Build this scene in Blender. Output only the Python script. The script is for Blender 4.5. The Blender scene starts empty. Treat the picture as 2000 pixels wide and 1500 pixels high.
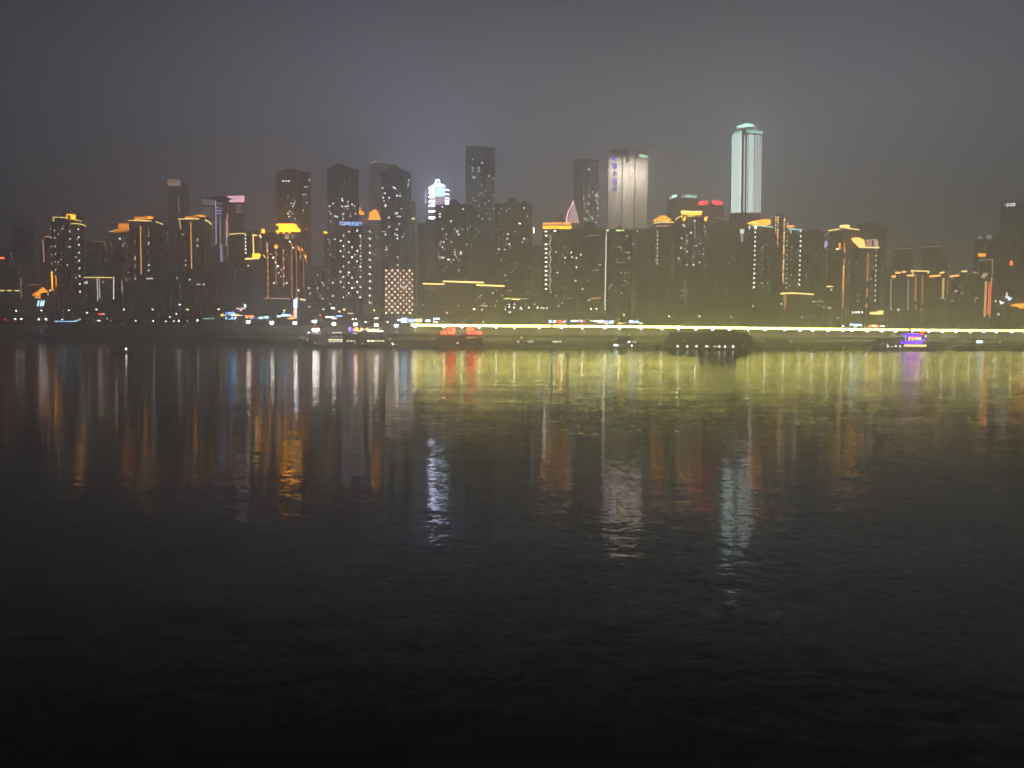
import bpy, bmesh, math, random
from mathutils import Vector, Matrix
S = bpy.context.scene
COL = S.collection
# ------------------------------------------------------------------ camera
F, H, HZ = 1500.0, 18.5, 648.0            # focal length in photo pixels, eye height over the river, horizon row
ROLL = math.radians(.40); PITCH = math.atan((750 - HZ) / F)
cp, sp = math.cos(PITCH), math.sin(PITCH)
FW = Vector((0, cp, -sp)); U0 = Vector((0, sp, cp)); R0 = Vector((1, 0, 0))
RT = R0 * math.cos(ROLL) + U0 * math.sin(ROLL); UP = U0 * math.cos(ROLL) - R0 * math.sin(ROLL)
EYE = Vector((0, 0, H))
def ray(px, py): return FW + RT * ((px - 1000) / F) + UP * ((750 - py) / F)
def at(px, py, Y):
    d = ray(px, py); return EYE + d * (Y / d.y)
cam = bpy.data.cameras.new('camera'); cam.sensor_width = 36; cam.lens = 36 * F / 2000; cam.clip_end = 20000
co = bpy.data.objects.new('camera', cam); COL.objects.link(co); S.camera = co
M = Matrix((RT, UP, -FW)).transposed().to_4x4(); M.translation = EYE; co.matrix_world = M
# shoreline: distance of the far waterline for each photo column
SHORE = [(-900, 1150), (-300, 1060), (0, 1020), (125, 1000), (300, 930), (450, 850), (700, 816), (1000, 836), (1250, 838), (1500, 866), (1750, 920), (2000, 955), (2500, 1000), (3000, 1060)]
def shore(px):
    if px <= SHORE[0][0]: return SHORE[0][1]
    for (a, b), (c, d) in zip(SHORE, SHORE[1:]):
        if px <= c:
            t = (px - a) / (c - a); return b + (d - b) * t
    return SHORE[-1][1]
# ------------------------------------------------------------------ materials
def newmat(n):
    m = bpy.data.materials.new(n); m.use_nodes = True; t = m.node_tree; t.nodes.clear()
    return m, t.nodes, t.links
def nd(N, typ, ins=None, **k):
    n = N.new(typ)
    for a, v in k.items(): setattr(n, a, v)
    for a, v in (ins or {}).items(): n.inputs[a].default_value = v
    return n
MAT = {}; EM = 1.8
def emis(n, c, s, sample=False):
    m, N, L = newmat(n)
    e = nd(N, 'ShaderNodeEmission', {0: (*c, 1), 1: s * EM}); o = N.new('ShaderNodeOutputMaterial'); L.new(e.outputs[0], o.inputs[0])
    m.cycles.emission_sampling = 'FRONT' if sample else 'NONE'
    MAT[n] = m; return m
def plain(n, c, rough=.8, metal=0., var=.25, scale=.3):
    m, N, L = newmat(n)
    p = nd(N, 'ShaderNodeBsdfPrincipled', {'Roughness': rough, 'Metallic': metal})
    g = N.new('ShaderNodeNewGeometry')
    z = nd(N, 'ShaderNodeTexNoise', {'Scale': scale, 'Detail': 4}); L.new(g.outputs['Position'], z.inputs['Vector'])
    r = nd(N, 'ShaderNodeMapRange', {'From Min': .3, 'From Max': .7, 'To Min': 1 - var, 'To Max': 1 + var}); L.new(z.outputs[0], r.inputs[0])
    mx = nd(N, 'ShaderNodeVectorMath', operation='SCALE'); mx.inputs[0].default_value = c; L.new(r.outputs[0], mx.inputs['Scale'])
    L.new(mx.outputs[0], p.inputs['Base Color'])
    o = N.new('ShaderNodeOutputMaterial'); L.new(p.outputs[0], o.inputs[0]); MAT[n] = m; return m
def facade(n, c, glass, fl=3.2, bay=3.0, wfrac=.6, hfrac=.5):
    """wall with a grid of unlit panes, laid out in metres on the wall's own UVs"""
    m, N, L = newmat(n)
    uv = N.new('ShaderNodeUVMap'); sx = N.new('ShaderNodeSeparateXYZ'); L.new(uv.outputs[0], sx.inputs[0])
    def mth(op, a, b=None):
        q = nd(N, 'ShaderNodeMath', operation=op)
        for i, v in enumerate((a, b)):
            if v is None: continue
            if isinstance(v, (int, float)): q.inputs[i].default_value = v
            else: L.new(v, q.inputs[i])
        return q.outputs[0]
    u = mth('DIVIDE', sx.outputs[0], bay); v = mth('DIVIDE', sx.outputs[1], fl)
    a = mth('LESS_THAN', mth('FRACT', u), wfrac); b = mth('LESS_THAN', mth('FRACT', v), hfrac)
    w = mth('MULTIPLY', a, b)
    cell = N.new('ShaderNodeCombineXYZ'); L.new(mth('FLOOR', u), cell.inputs[0]); L.new(mth('FLOOR', v), cell.inputs[1])
    wn = N.new('ShaderNodeTexWhiteNoise'); wn.noise_dimensions = '2D'; L.new(cell.outputs[0], wn.inputs['Vector'])
    g = N.new('ShaderNodeNewGeometry'); nz = nd(N, 'ShaderNodeTexNoise', {'Scale': .08, 'Detail': 5}); L.new(g.outputs['Position'], nz.inputs['Vector'])
    k = nd(N, 'ShaderNodeMapRange', {'To Min': .7, 'To Max': 1.3}); L.new(nz.outputs[0], k.inputs[0])
    k2 = nd(N, 'ShaderNodeMapRange', {'To Min': .4, 'To Max': 1.8}); L.new(wn.outputs[0], k2.inputs[0])
    c1 = nd(N, 'ShaderNodeVectorMath', operation='SCALE'); c1.inputs[0].default_value = c; L.new(k.outputs[0], c1.inputs['Scale'])
    c2 = nd(N, 'ShaderNodeVectorMath', operation='SCALE'); c2.inputs[0].default_value = glass; L.new(k2.outputs[0], c2.inputs['Scale'])
    mx = nd(N, 'ShaderNodeMix', data_type='VECTOR'); L.new(w, mx.inputs[0]); L.new(c1.outputs[0], mx.inputs[4]); L.new(c2.outputs[0], mx.inputs[5])
    p = N.new('ShaderNodeBsdfPrincipled'); L.new(mx.outputs[1], p.inputs['Base Color'])
    rg = nd(N, 'ShaderNodeMapRange', {'To Min': .85, 'To Max': .25}); L.new(w, rg.inputs[0]); L.new(rg.outputs[0], p.inputs['Roughness'])
    o = N.new('ShaderNodeOutputMaterial'); L.new(p.outputs[0], o.inputs[0]); MAT[n] = m; return m
facade('tile_grey', (.20, .19, .18), (.03, .035, .04))
facade('tile_tan', (.27, .23, .19), (.04, .04, .04), 3.1, 3.6, .5, .55)
facade('tile_dark', (.11, .11, .11), (.025, .03, .035), 3.3, 2.6, .55, .5)
facade('curtain', (.09, .10, .11), (.05, .06, .07), 4.0, 1.6, .85, .7)
facade('tile_pale', (.36, .36, .36), (.07, .07, .08), 3.2, 4.2, .45, .5)
plain('stone_lit', (.56, .51, .45), .8, 0, .06, .05)
plain('concrete', (.18, .17, .16)); plain('roofing', (.10, .10, .10)); plain('steel', (.25, .25, .26), .5, .6)
plain('hull_dark', (.05, .055, .06), .5); plain('hull_white', (.28, .28, .29), .5); plain('deck', (.14, .12, .11)); plain('rubber', (.02, .02, .02))
plain('bark', (.06, .05, .04)); plain('leaf', (.035, .05, .022), .7, 0, .5, .8); plain('red_paint', (.3, .03, .02))
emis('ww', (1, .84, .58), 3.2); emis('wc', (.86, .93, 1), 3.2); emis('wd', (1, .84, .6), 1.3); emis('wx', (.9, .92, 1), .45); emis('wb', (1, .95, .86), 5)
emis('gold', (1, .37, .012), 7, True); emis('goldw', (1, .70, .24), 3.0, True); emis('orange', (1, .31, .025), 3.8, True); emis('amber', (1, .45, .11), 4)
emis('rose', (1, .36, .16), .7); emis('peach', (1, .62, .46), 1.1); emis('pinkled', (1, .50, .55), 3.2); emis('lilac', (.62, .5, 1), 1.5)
emis('red', (1, .012, .008), 6, True); emis('redtube', (1, .03, .05), 5, True); emis('redhot', (1, .16, .05), 6)
emis('cyan', (.35, .68, 1), 7, True); emis('blue', (.12, .22, 1), 8, True); emis('bluesign', (.05, .08, .9), 1.8); emis('signblue', (.35, .5, 1), 3.2)
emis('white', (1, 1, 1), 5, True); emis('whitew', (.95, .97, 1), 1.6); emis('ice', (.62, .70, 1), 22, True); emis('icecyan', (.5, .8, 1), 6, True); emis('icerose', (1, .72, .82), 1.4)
emis('led', (.72, .74, 1), 1.3); emis('leddim', (.62, .70, .72), .32); emis('mint', (.55, 1, .82), 3.2); emis('fin', (.62, .78, .72), 2.6, True); emis('finpale', (.78, .80, .80), 2.1)
emis('teal', (.5, .95, .82), 1.6); emis('lime', (.85, 1, .4), 2.2); emis('violet', (.10, .01, 1), 4.5, True); emis('violetpale', (.62, .35, 1), 2.0); emis('deckgold', (1, .66, .2), 4, True)
emis('strip', (1, .91, .17), 14.5, True); emis('striplamp', (1, .97, .80), 36, True); emis('flood', (1, .98, .86), 22, True); emis('green', (.05, 1, .45), 3); emis('yellow', (1, .85, .02), 3); emis('bulb', (.95, .97, 1), 12)
emis('flame', (1, .55, .2), 7); emis('festive', (1, .72, .4), 4, True)
# ------------------------------------------------------------------ mesh tools
def origin(o):
    g = Vector()
    while o is not None: g += o.location; o = o.parent
    return g
class MB:
    def __init__(s): s.v = []; s.f = []; s.uv = []
    def box(s, a, b):
        x0, y0, z0 = a; x1, y1, z1 = b; n = len(s.v)
        s.v += [(x0, y0, z0), (x1, y0, z0), (x1, y1, z0), (x0, y1, z0), (x0, y0, z1), (x1, y0, z1), (x1, y1, z1), (x0, y1, z1)]
        s.f += [tuple(n + i for i in q) for q in ((0, 3, 2, 1), (4, 5, 6, 7), (0, 1, 5, 4), (1, 2, 6, 5), (2, 3, 7, 6), (3, 0, 4, 7))]; return s
    def hull(s, lo, hi):
        """ring lo to ring hi, capped"""
        n = len(s.v); k = len(lo); s.v += [tuple(p) for p in lo] + [tuple(p) for p in hi]
        for i in range(k):
            j = (i + 1) % k; s.f.append((n + i, n + j, n + k + j, n + k + i))
        s.f.append(tuple(n + k + i for i in range(k))); s.f.append(tuple(n + k - 1 - i for i in range(k))); return s
    def rod(s, a, b, r0, r1=None, k=6):
        a = Vector(a); b = Vector(b); d = (b - a).normalized(); r1 = r0 if r1 is None else r1
        u = d.orthogonal().normalized(); w = d.cross(u)
        ring = lambda c, r: [c + (u * math.cos(6.2832 * i / k) + w * math.sin(6.2832 * i / k)) * r for i in range(k)]
        return s.hull(ring(a, r0), ring(b, r1))
    def bar(s, a, b, t, d=None):
        """square bar from a to b; t tall, d deep (towards +y)"""
        a = Vector(a); b = Vector(b); x = (b - a).normalized()
        y = Vector((0, 1, 0)) if abs(x.y) < .9 else Vector((1, 0, 0)); z = x.cross(y).normalized(); y = z.cross(x); d = t if d is None else d
        q = [(-d / 2, -t / 2), (d / 2, -t / 2), (d / 2, t / 2), (-d / 2, t / 2)]
        return s.hull([a + y * u + z * w for u, w in q], [b + y * u + z * w for u, w in q])
    def build(s, name, mat, parent=None, loc=None):
        g = origin(parent); me = bpy.data.meshes.new(name); me.from_pydata([tuple(Vector(p) - g) for p in s.v], [], s.f); me.update()
        o = bpy.data.objects.new(name, me); COL.objects.link(o)
        if mat: me.materials.append(MAT[mat])
        o.parent = parent; return o
def tag(o, label=None, cat=None, group=None, kind=None):
    if label: o['label'] = label
    if cat: o['category'] = cat
    if group: o['group'] = group
    if kind: o['kind'] = kind
    return o
def thing(name, label, cat, loc, group=None):
    o = bpy.data.objects.new(name, None); COL.objects.link(o); o.location = loc; o.empty_display_size = .5
    return tag(o, label, cat, group)
UNIT = {}
def unit(mat):
    if mat not in UNIT:
        me = bpy.data.meshes.new('light_cell'); b = MB().box((-.5, -.5, -.5), (.5, .5, .5)); me.from_pydata(b.v, [], b.f); me.materials.append(MAT[mat]); UNIT[mat] = me
    return UNIT[mat]
def cell(name, mat, parent, p, n, w, h, d=.8):
    """a small lit box (window, lamp) sitting in a wall at p whose outward normal is n"""
    o = bpy.data.objects.new(name, unit(mat)); COL.objects.link(o); o.parent = parent
    t = Vector((-n.y, n.x, 0)).normalized()
    m = Matrix((t * w, Vector((n.x, n.y, 0)).normalized() * d, Vector((0, 0, h)))).transposed().to_4x4(); m.translation = p - n * (d / 2 - .12) - origin(parent)
    o.matrix_local = m; return o
def write(body, a, b, hpx_m, mat, parent, name='sign', depth=.35, out=.3, up=None, vertical=False):
    """raised lettering whose baseline runs from a to b"""
    cu = bpy.data.curves.new('lettering', 'FONT'); cu.body = body; cu.extrude = .08; cu.size = 1; cu.space_character = 1.12
    to = bpy.data.objects.new('lettering', cu); COL.objects.link(to); bpy.context.view_layer.update()
    dg = bpy.context.evaluated_depsgraph_get(); me = bpy.data.meshes.new_from_object(to.evaluated_get(dg)); bpy.data.objects.remove(to); bpy.data.curves.remove(cu)
    xs = [v.co.x for v in me.vertices]; ys = [v.co.y for v in me.vertices]
    x0, x1, y0, y1 = min(xs), max(xs), min(ys), max(ys)
    a = Vector(a); b = Vector(b); x = (b - a); L = x.length; x.normalize(); z = Vector((0, 0, 1)); y = z.cross(x).normalized()
    for v in me.vertices:
        c = v.co; v.co = a + x * ((c.x - x0) / (x1 - x0) * L) + z * ((c.y - y0) / (y1 - y0) * hpx_m) + y * (-out + (-c.z / .08) * depth / 2)
    me.materials.clear(); me.materials.append(MAT[mat]); me.name = name
    o = bpy.data.objects.new(name, me); COL.objects.link(o)
    o.parent = parent; me.transform(Matrix.Translation(-origin(parent))); return o
def ground_z(off):
    """height of the land, by metres behind the waterline"""
    prof = [(-40, -6), (0, 0), (14, 5), (16, 8.5), (34, 12), (36, 15), (56, 23.6), (64, 24), (110, 25), (240, 40), (480, 62), (900, 80), (3000, 90)]
    for (a, b), (c, d) in zip(prof, prof[1:]):
        if off <= c: return b + (d - b) * (off - a) / (c - a)
    return 90
# ------------------------------------------------------------------ buildings
class Bld:
    def __init__(s, name, label, pts, ytop, wall='tile_grey', D=26, bay=7.5, rec=.7, cat='building', group=None, z0=None):
        s.px = [p[0] for p in pts]; s.Y = [shore(p[0]) + p[1] for p in pts]; s.ytop = ytop
        P = [at(x, ytop, y) for x, y in zip(s.px, s.Y)]
        s.z1 = P[0].z; s.P = [Vector((p.x, p.y, 0)) for p in P]
        s.z0 = (min(ground_z(p[1]) for p in pts) - 3) if z0 is None else z0
        c = sum(s.P, Vector()) / len(s.P)
        s.root = thing(name, label, cat, (c.x, c.y + D / 2, s.z0), group); s.D = D
        ends = [s.P[-1] * ((s.P[-1].y + D) / s.P[-1].y) * .999, s.P[0] * ((s.P[0].y + D) / s.P[0].y) * .999]
        mid = (ends[0] + ends[1]) / 2; ends = [mid + (e - mid) * .97 for e in ends]
        # footprint with shallow recessed bays on the river side
        fp = []
        for a, b in zip(s.P, s.P[1:]):
            L = (b - a).length; n = s.nrm(a, b); k = int(L / bay); t = (b - a) / L
            fp.append(a)
            if k >= 2 and rec > 0:
                w = L / (2 * k + 1)
                for i in range(k):
                    u = w * (2 * i + 1)
                    fp += [a + t * u, a + t * u - n * rec, a + t * (u + w) - n * rec, a + t * (u + w)]
        fp.append(s.P[-1]); fp += ends; s.fp = fp
        me = bpy.data.meshes.new('wall'); k = len(fp)
        v = [(p.x, p.y, s.z0) for p in fp] + [(p.x, p.y, s.z1) for p in fp]; f = [(i, (i + 1) % k, k + (i + 1) % k, k + i) for i in range(k)]
        me.from_pydata(v, [], f); uv = me.uv_layers.new(name='UVMap'); u = 0
        for i in range(k):
            d = (fp[(i + 1) % k] - fp[i]).length
            for j, (uu, vv) in enumerate(((u, 0), (u + d, 0), (u + d, s.z1 - s.z0), (u, s.z1 - s.z0))): uv.data[i * 4 + j].uv = (uu, vv)
            u += d
        me.materials.append(MAT[wall]); o = bpy.data.objects.new('wall', me); COL.objects.link(o); me.transform(Matrix.Translation(-s.root.location)); o.parent = s.root; s.wall = o
        r = MB(); cc = sum(fp, Vector()) / k
        r.hull([Vector((*(cc + (p - cc) * .995).xy, s.z1 - .6)) for p in fp], [Vector((*(cc + (p - cc) * .995).xy, s.z1 - .3)) for p in fp])
        g = [Vector((*p.xy, 0)) for p in [s.P[0]] + s.P[1:] + ends]
        for a, b in zip(g, g[1:] + g[:1]):
            r.bar(Vector((*a.xy, s.z1 + .35)), Vector((*b.xy, s.z1 + .35)), .7, .5)
        r.build('roof', 'roofing', s.root)
        L_ = (s.P[-1] - s.P[0]).length
        if L_ > 16 and s.z1 - s.z0 > 40:
            rs = random.Random(int(s.px[0]) + int(ytop)); t_ = (s.P[-1] - s.P[0]) / L_; n_ = Vector((-t_.y, t_.x, 0))
            for i in range(rs.randint(3, 6)):
                u = rs.uniform(.12, .8) * L_; w_ = rs.uniform(1.5, min(6, L_ * .2)); dd = rs.uniform(2, 4); hh = rs.uniform(.9, 2.6); v0 = rs.uniform(3, max(4, D - 10)); o_ = s.P[0] + t_ * u + n_ * v0
                q4 = [o_, o_ + t_ * w_, o_ + t_ * w_ + n_ * dd, o_ + n_ * dd]; MB().hull([Vector((*q_.xy, s.z1 - .35)) for q_ in q4], [Vector((*q_.xy, s.z1 + hh)) for q_ in q4]).build('roof_plant', 'roofing', s.root)
            o_ = s.P[0] + t_ * L_ * rs.uniform(.2, .8) + n_ * (D * .4); MB().rod((o_.x, o_.y, s.z1 - .35), (o_.x, o_.y, s.z1 + rs.uniform(3, 7)), .16, .08).build('antenna', 'roofing', s.root)
            
    def nrm(s, a, b):
        t = (b - a).normalized(); n = Vector((t.y, -t.x, 0)); return n
    def fp_at(s, px, py, set=0.):
        """point of the river-side wall seen in column px at row py"""
        i = 0
        while i < len(s.px) - 2 and px > s.px[i + 1]: i += 1
        a, b = s.P[i], s.P[i + 1]; n = s.nrm(a, b); d = ray(px, py)
        t = n.dot(a - n * set - EYE) / n.dot(d); return EYE + d * t, n
    def win(s, px, py, w=1.8, h=1.7, mat='ww', name='window', d=.9):
        p, n = s.fp_at(px, py); return cell(name, mat, s.root, p, n, w * .74, h * .74, d)
    def scatter(s, n, x0, x1, y0, y1, seed, mats=('ww', 'wc', 'wd', 'wx', 'wx', 'wx'), dx=2.4, dy=5.0, w=1.6):
        rs = random.Random(seed); nx = max(1, int((x1 - x0) / dx)); ny = max(1, int((y1 - y0) / dy))
        cells = [(i, j) for i in range(nx) for j in range(ny)]; hot = set(rs.sample(range(nx), max(1, int(nx * .45))))
        cells = [c for c in cells if c[0] in hot or rs.random() < .3]; rs.shuffle(cells)
        for i, j in cells[:min(int(n * .85), 92)]:
            s.win(x0 + (i + .5) * (x1 - x0) / nx, y0 + (j + .5) * (y1 - y0) / ny, w * rs.uniform(.7, 1.25), rs.uniform(1.2, 1.9), rs.choice(mats))
    def dots(s, xa, ya, xb, yb, n, w=1.4, h=1.6, mat='wb', name='facade_light', jit=0, seed=0, d=.9):
        rs = random.Random(seed + n)
        for i in range(n):
            t = i / max(1, n - 1); s.win(xa + (xb - xa) * t + rs.uniform(-jit, jit), ya + (yb - ya) * t, w, h, mat, name, d)
    def bar(s, a, b, t=.9, mat='goldw', name='light_strip', out=.35, d=.7):
        p, n = s.fp_at(*a); q, m = s.fp_at(*b)
        return MB().bar(p + n * out, q + m * out, t, d).build(name, mat, s.root)
    def line(s, pts, t=.9, mat='goldw', name='light_strip', out=.35, d=.7):
        m = MB()
        P = [(lambda r: r[0] + r[1] * out)(s.fp_at(*p)) for p in pts]
        for a, b in zip(P, P[1:]): m.bar(a, b, t, d)
        return m.build(name, mat, s.root)
    def poly(s, pts, mat, name, depth=6, set=0., parent=None):
        """an outline in the wall plane, carried back by depth metres"""
        F0 = []; B0 = []
        for p in pts:
            q, n = s.fp_at(*p, set=set); F0.append(q); B0.append(q - n * depth)
        return MB().hull(F0[::-1], B0[::-1]).build(name, mat, parent or s.root)
    def lattice(s, x0, x1, y0, y1, mat='orange', name='roof_crown', depth=9, set=.6, step=2.3):
        o = s.box(x0, x1, y0, y1, mat, name, depth, set); m = MB(); k = max(2, int((x1 - x0) / step))
        for i in range(k + 1):
            x = x0 + (x1 - x0) * i / k; a, n = s.fp_at(x, y0, set); c, _ = s.fp_at(x, y1, set); m.bar(a + n * .3, c + n * .3, .62, .4)
        a, n = s.fp_at(x0, y0, set); c, _ = s.fp_at(x1, y0, set); m.bar(a + n * .4 + Vector((0, 0, .5)), c + n * .4 + Vector((0, 0, .5)), .8, .9)
        f = m.build('mullion', 'roofing', o); f.location = (0, 0, 0); return o
    def box(s, x0, x1, y0, y1=None, mat='roofing', name='penthouse', depth=8, set=4.):
        a, n = s.fp_at(x0, y0, set); b, m = s.fp_at(x1, y0, set)
        zb = s.z1 - .4 if y1 is None else s.fp_at((x0 + x1) / 2, y1, set)[0].z; zt = a.z
        A = Vector((*a.xy, 0)); B = Vector((*b.xy, 0)); C = B - m * depth; E = A - n * depth
        return MB().hull([Vector((*p.xy, zb)) for p in (A, B, C, E)], [Vector((*p.xy, zt)) for p in (A, B, C, E)]).build(name, mat, s.root)
    def mast(s, px, y0, y1=None, r=.35, set=6., name='mast', mat='steel'):
        a, _ = s.fp_at(px, y0, set); return MB().rod((a.x, a.y, s.z1 - .4 if y1 is None else s.fp_at(px, y1, set)[0].z), a, r, r * .4).build(name, mat, s.root)
    def text(s, body, a, b, h, mat, name='sign', out=.5):
        p, n = s.fp_at(*a); q, m = s.fp_at(*b); sc = abs(s.fp_at(a[0], a[1] - h)[0].z - p.z)
        return write(body, p + n * out, q + m * out, sc, mat, s.root, name)
# ------------------------------------------------------------------ tuning
EXPO = 0.0
HAZE_G = .75; HAZE = .0014; HAZE_COL = (.93, .935, .96, 1)
STRIP_H = 2.3; BANK_W = 1.7e5
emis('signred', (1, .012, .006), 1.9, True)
emis('redtext', (1, .10, .045), 13, True)
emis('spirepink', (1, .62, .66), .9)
# waves: scale x, scale y (per metre), slope x, slope y, detail, turn, patchy
WAVES = [(1.9, 3.4, .055, .15, 2, .12, True), (.6, 1.3, .035, .12, 2, -.2, True), (.10, .40, .010, .05, 2, .05, False), (.015, .10, .004, .03, 2, -.04, False)]
WROUGH = .04
SKY_EL = [(-10, (.42, .45, .52)), (6, (.43, .46, .53)), (14, (.35, .375, .44)), (22, (.115, .122, .148)), (28, (.008, .008, .009)), (60, (.008, .008, .008)), (90, (.02, .02, .02))]
SKY_AZ = [(-60, (.08, .09, .10)), (-34, (.20, .225, .25)), (-20, (.56, .60, .66)), (-4, (1.04, 1.07, 1.24)), (14, (1.04, 1.05, 1.16)), (26, (.93, .92, .96)), (34, (.76, .74, .76)), (60, (.5, .5, .52))]
SKY_GLOW = (.085, .095, .26); SKY_BACK = (.12, .13, .15)
# ------------------------------------------------------------------ the city, left to right
ZM = {1: (0, 370, 4.688), 2: (300, 330, 4.167), 3: (600, 280, 3.66), 4: (800, 260, 3.49), 5: (1050, 270, 3.57), 6: (1250, 220, 3.19), 7: (1430, 370, 4.284), 8: (1700, 370, 4.287)}
def q(k, x, y): a, b, c = ZM[k]; return (a + x / c, b + y / c)
RW = 'residential_tower'; OT = 'office_tower'; LB = 'low_building'
# far left
b = Bld(OT, 'faint hazy tower at the far left edge with a dim light row under its roof', [(24, 480), (66, 480)], 424, 'curtain')
for x in (30, 40, 50, 55): b.win(x, 428, 4, 3, 'wx')
b = Bld(OT, 'dark block at the far left edge carrying a small red sign', [(-40, 210), (31, 210)], 492, 'tile_dark', bay=6)
b.bar((0, 504), (9, 504), 2.6, 'redhot', 'sign'); b.dots(22, 494, 24, 508, 4, 2.5, 1.5, 'wd', 'window'); b.win(27, 516, 1.8, 1.6, 'wd'); b.box(2, 20, 484)
b = Bld('hotel_podium', 'low podium with three lit bays at the far left edge', [(-60, 95), (45, 95)], 558, 'tile_tan')
for i, x in enumerate((4.5, 19, 33)):
    b.bar((x - 4, 567.5), (x + 4, 567.5), 1.5, 'goldw'); b.poly([(x - 4, 571), (x + 4, 571), (x + 4, 582), (x - 4, 582)], 'stone_lit', 'bay', .5, -.3); b.win(x, 575, 2.5, 2, 'rose'); b.win(x - 1, 580, 2, 2, 'wx')
b.dots(40.5, 545, 41.5, 581, 9, 2, 1.9, 'wd', 'window', .8, 3)
b = Bld('pagoda_hall', 'small hall with a glowing orange pagoda roof and white neon letters on its front', [(50, 100), (75, 96), (98, 100)], 586, 'tile_tan')
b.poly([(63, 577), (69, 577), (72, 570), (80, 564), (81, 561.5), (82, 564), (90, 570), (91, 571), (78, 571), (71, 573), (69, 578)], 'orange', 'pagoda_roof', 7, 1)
b.bar((68, 581), (80, 581), 1.6, 'amber'); b.bar((64, 577), (70, 572), 1.4, 'orange')
for x in (72, 77.5, 82): b.poly([(x, 598), (x + 2.4, 588), (x + 4.6, 586), (x + 4, 589), (x + 2.4, 597)], 'icecyan', 'sign', .6, -.8)
b.win(93.5, 575, 1.8, 2, 'ww'); b.win(104 - 6, 567, 2, 2.5, 'flame')
b = Bld(LB, 'low tan block with a dim orange upper wall left of the tall gold-lined tower', [(46, 150), (76, 150)], 555, 'tile_tan'); b.bar((57, 556), (74, 556), 1.5, 'rose')
b = Bld(RW, 'slim tower with one pale gold corner strip left of the tall gold-lined tower', [(77, 235), (100, 230)], 461, 'tile_dark')
b.bar((78, 469), (87, 468), 1.3, 'rose'); b.bar((84.5, 470), (86.5, 512), 2.0, 'peach'); b.dots(90, 462, 96, 462, 3, 2, 2, 'amber'); b.dots(90, 520, 92, 560, 6, 1.6, 1.6, 'wx', 'window')
b = Bld(RW, 'tall left tower with white bulb strings, gold rooflines and a yellow cube on its roof', [(98, 100), (104, 92), (136, 92), (138, 96), (164, 118)], 424, 'tile_dark', D=30)
b.line([(104, 424), (118, 424.5), (127, 425), (137.5, 425.5)], .8); b.bar((104.8, 425), (105, 432), 1.0); b.line([(147, 429), (153, 430.5), (159, 432)], .9)
b.line([(136.5, 438), (139, 437), (150, 436.8), (160, 438.3), (168, 442)], .9, out=1.2)
b.box(138, 147, 418.5, 428.5, 'gold', 'roof_lantern', 6, -.4); b.box(122, 136, 414)
b.dots(99.5, 447, 103, 566, 8, 1.4, 2.4); b.dots(106.5, 450, 109, 527, 6, 1.4, 2.2); b.dots(137, 452, 140.5, 557, 8, 1.4, 2.0); b.dots(153.2, 448, 156.5, 570, 9, 1.7, 2.5)
b.scatter(22, 110, 135, 434, 555, 4); b.scatter(10, 142, 152, 450, 560, 5)
b.line([(101.5, 530), (102.5, 545), (103, 566)], 1.7, 'gold'); b.line([(108, 538), (110, 545), (110, 560)], .9, 'orange')
b = Bld(RW, 'hazy slab with short gold roof line and one gold corner, between two dark left towers', [(168, 260), (211, 255)], 471, 'tile_grey')
b.line([(183, 472), (199, 471.5), (206, 472), (207, 488)], 1.2, 'rose'); b.dots(173, 489, 177, 490, 3, 2, 2, 'wx'); b.mast(173, 462)
b = Bld(RW, 'dark left tower with two tiers of orange crown lower than its right neighbour', [(211, 175), (214, 170), (253, 172)], 454, 'tile_dark')
b.bar((214, 452), (224, 452), .9, 'goldw'); b.lattice(222, 252, 448, 453.5, 'orange', 'roof_crown', 10, .5); b.lattice(231, 252, 437, 446, 'orange', 'roof_crown', 8, 2); b.win(209.5 + 3, 459, 2, 2, 'wd')
b.dots(234, 466, 235, 466, 1, 2.2, 2.2); b.scatter(22, 238, 252, 462, 550, 6, dx=3.4)
b = Bld(RW, 'broad left tower with an orange lattice crown and one orange light line down its front', [(252, 100), (296, 98), (316, 116), (329, 150)], 432, 'tile_dark', D=20)
b.bar((251, 430.5), (296, 431.5), .9); b.lattice(263, 288, 424, 430.5, 'orange', 'roof_crown', 9, 1); b.dots(265, 430, 287, 430, 7, .8, 3, 'goldw', d=2)
b.line([(304, 433.5), (311, 435.5), (317, 438.5)], 1.0, out=.8); b.dots(274, 443, 275.5, 535, 26, .9, 1.5, 'amber'); b.dots(322, 455, 328, 456, 2, 3, 1.5, 'wd'); b.dots(327, 467, 328, 469, 2, 2.5, 1.5, 'wd', 'window')
for y, m in ((438, 'wx'), (454, 'wx'), (470, 'wd'), (474, 'wd'), (503, 'ww'), (507, 'ww'), (518, 'wd'), (523, 'wd'), (538, 'wd'), (544, 'wc')): b.win(263 + (y > 500), y, 3, 1.6, m)
for y, m in ((447, 'wx'), (454, 'wd'), (460, 'wd'), (474, 'ww'), (478, 'wd'), (489, 'wx'), (518, 'wc'), (528, 'wc')): b.win(290, y, 2.6, 1.6, m)
b.bar((287, 544), (298, 544), 1.3, 'whitew')
b = Bld('low_hall', 'low block outlined by a gold roof bar with rows of white bulbs down its piers', [(163, 92), (224, 92)], 541, 'tile_dark', rec=0)
b.bar((164, 542), (224, 542), .9, 'goldw'); b.dots(190, 545, 191, 587, 16, 1.1, 1.3, 'wb'); b.dots(194.3, 545, 195, 582, 14, .9, 1.2, 'wb'); b.dots(222, 545, 222, 583, 16, 1.5, 1.3, 'wb'); b.poly([(163, 552), (171, 549), (170, 554), (164, 554)], 'whitew', 'sign', .6, -.5)
b.win(202, 551, 2.5, 2, 'wc'); b.win(168, 566, 2, 2, 'wx'); b.win(169, 576, 2, 2, 'wd')
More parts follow.
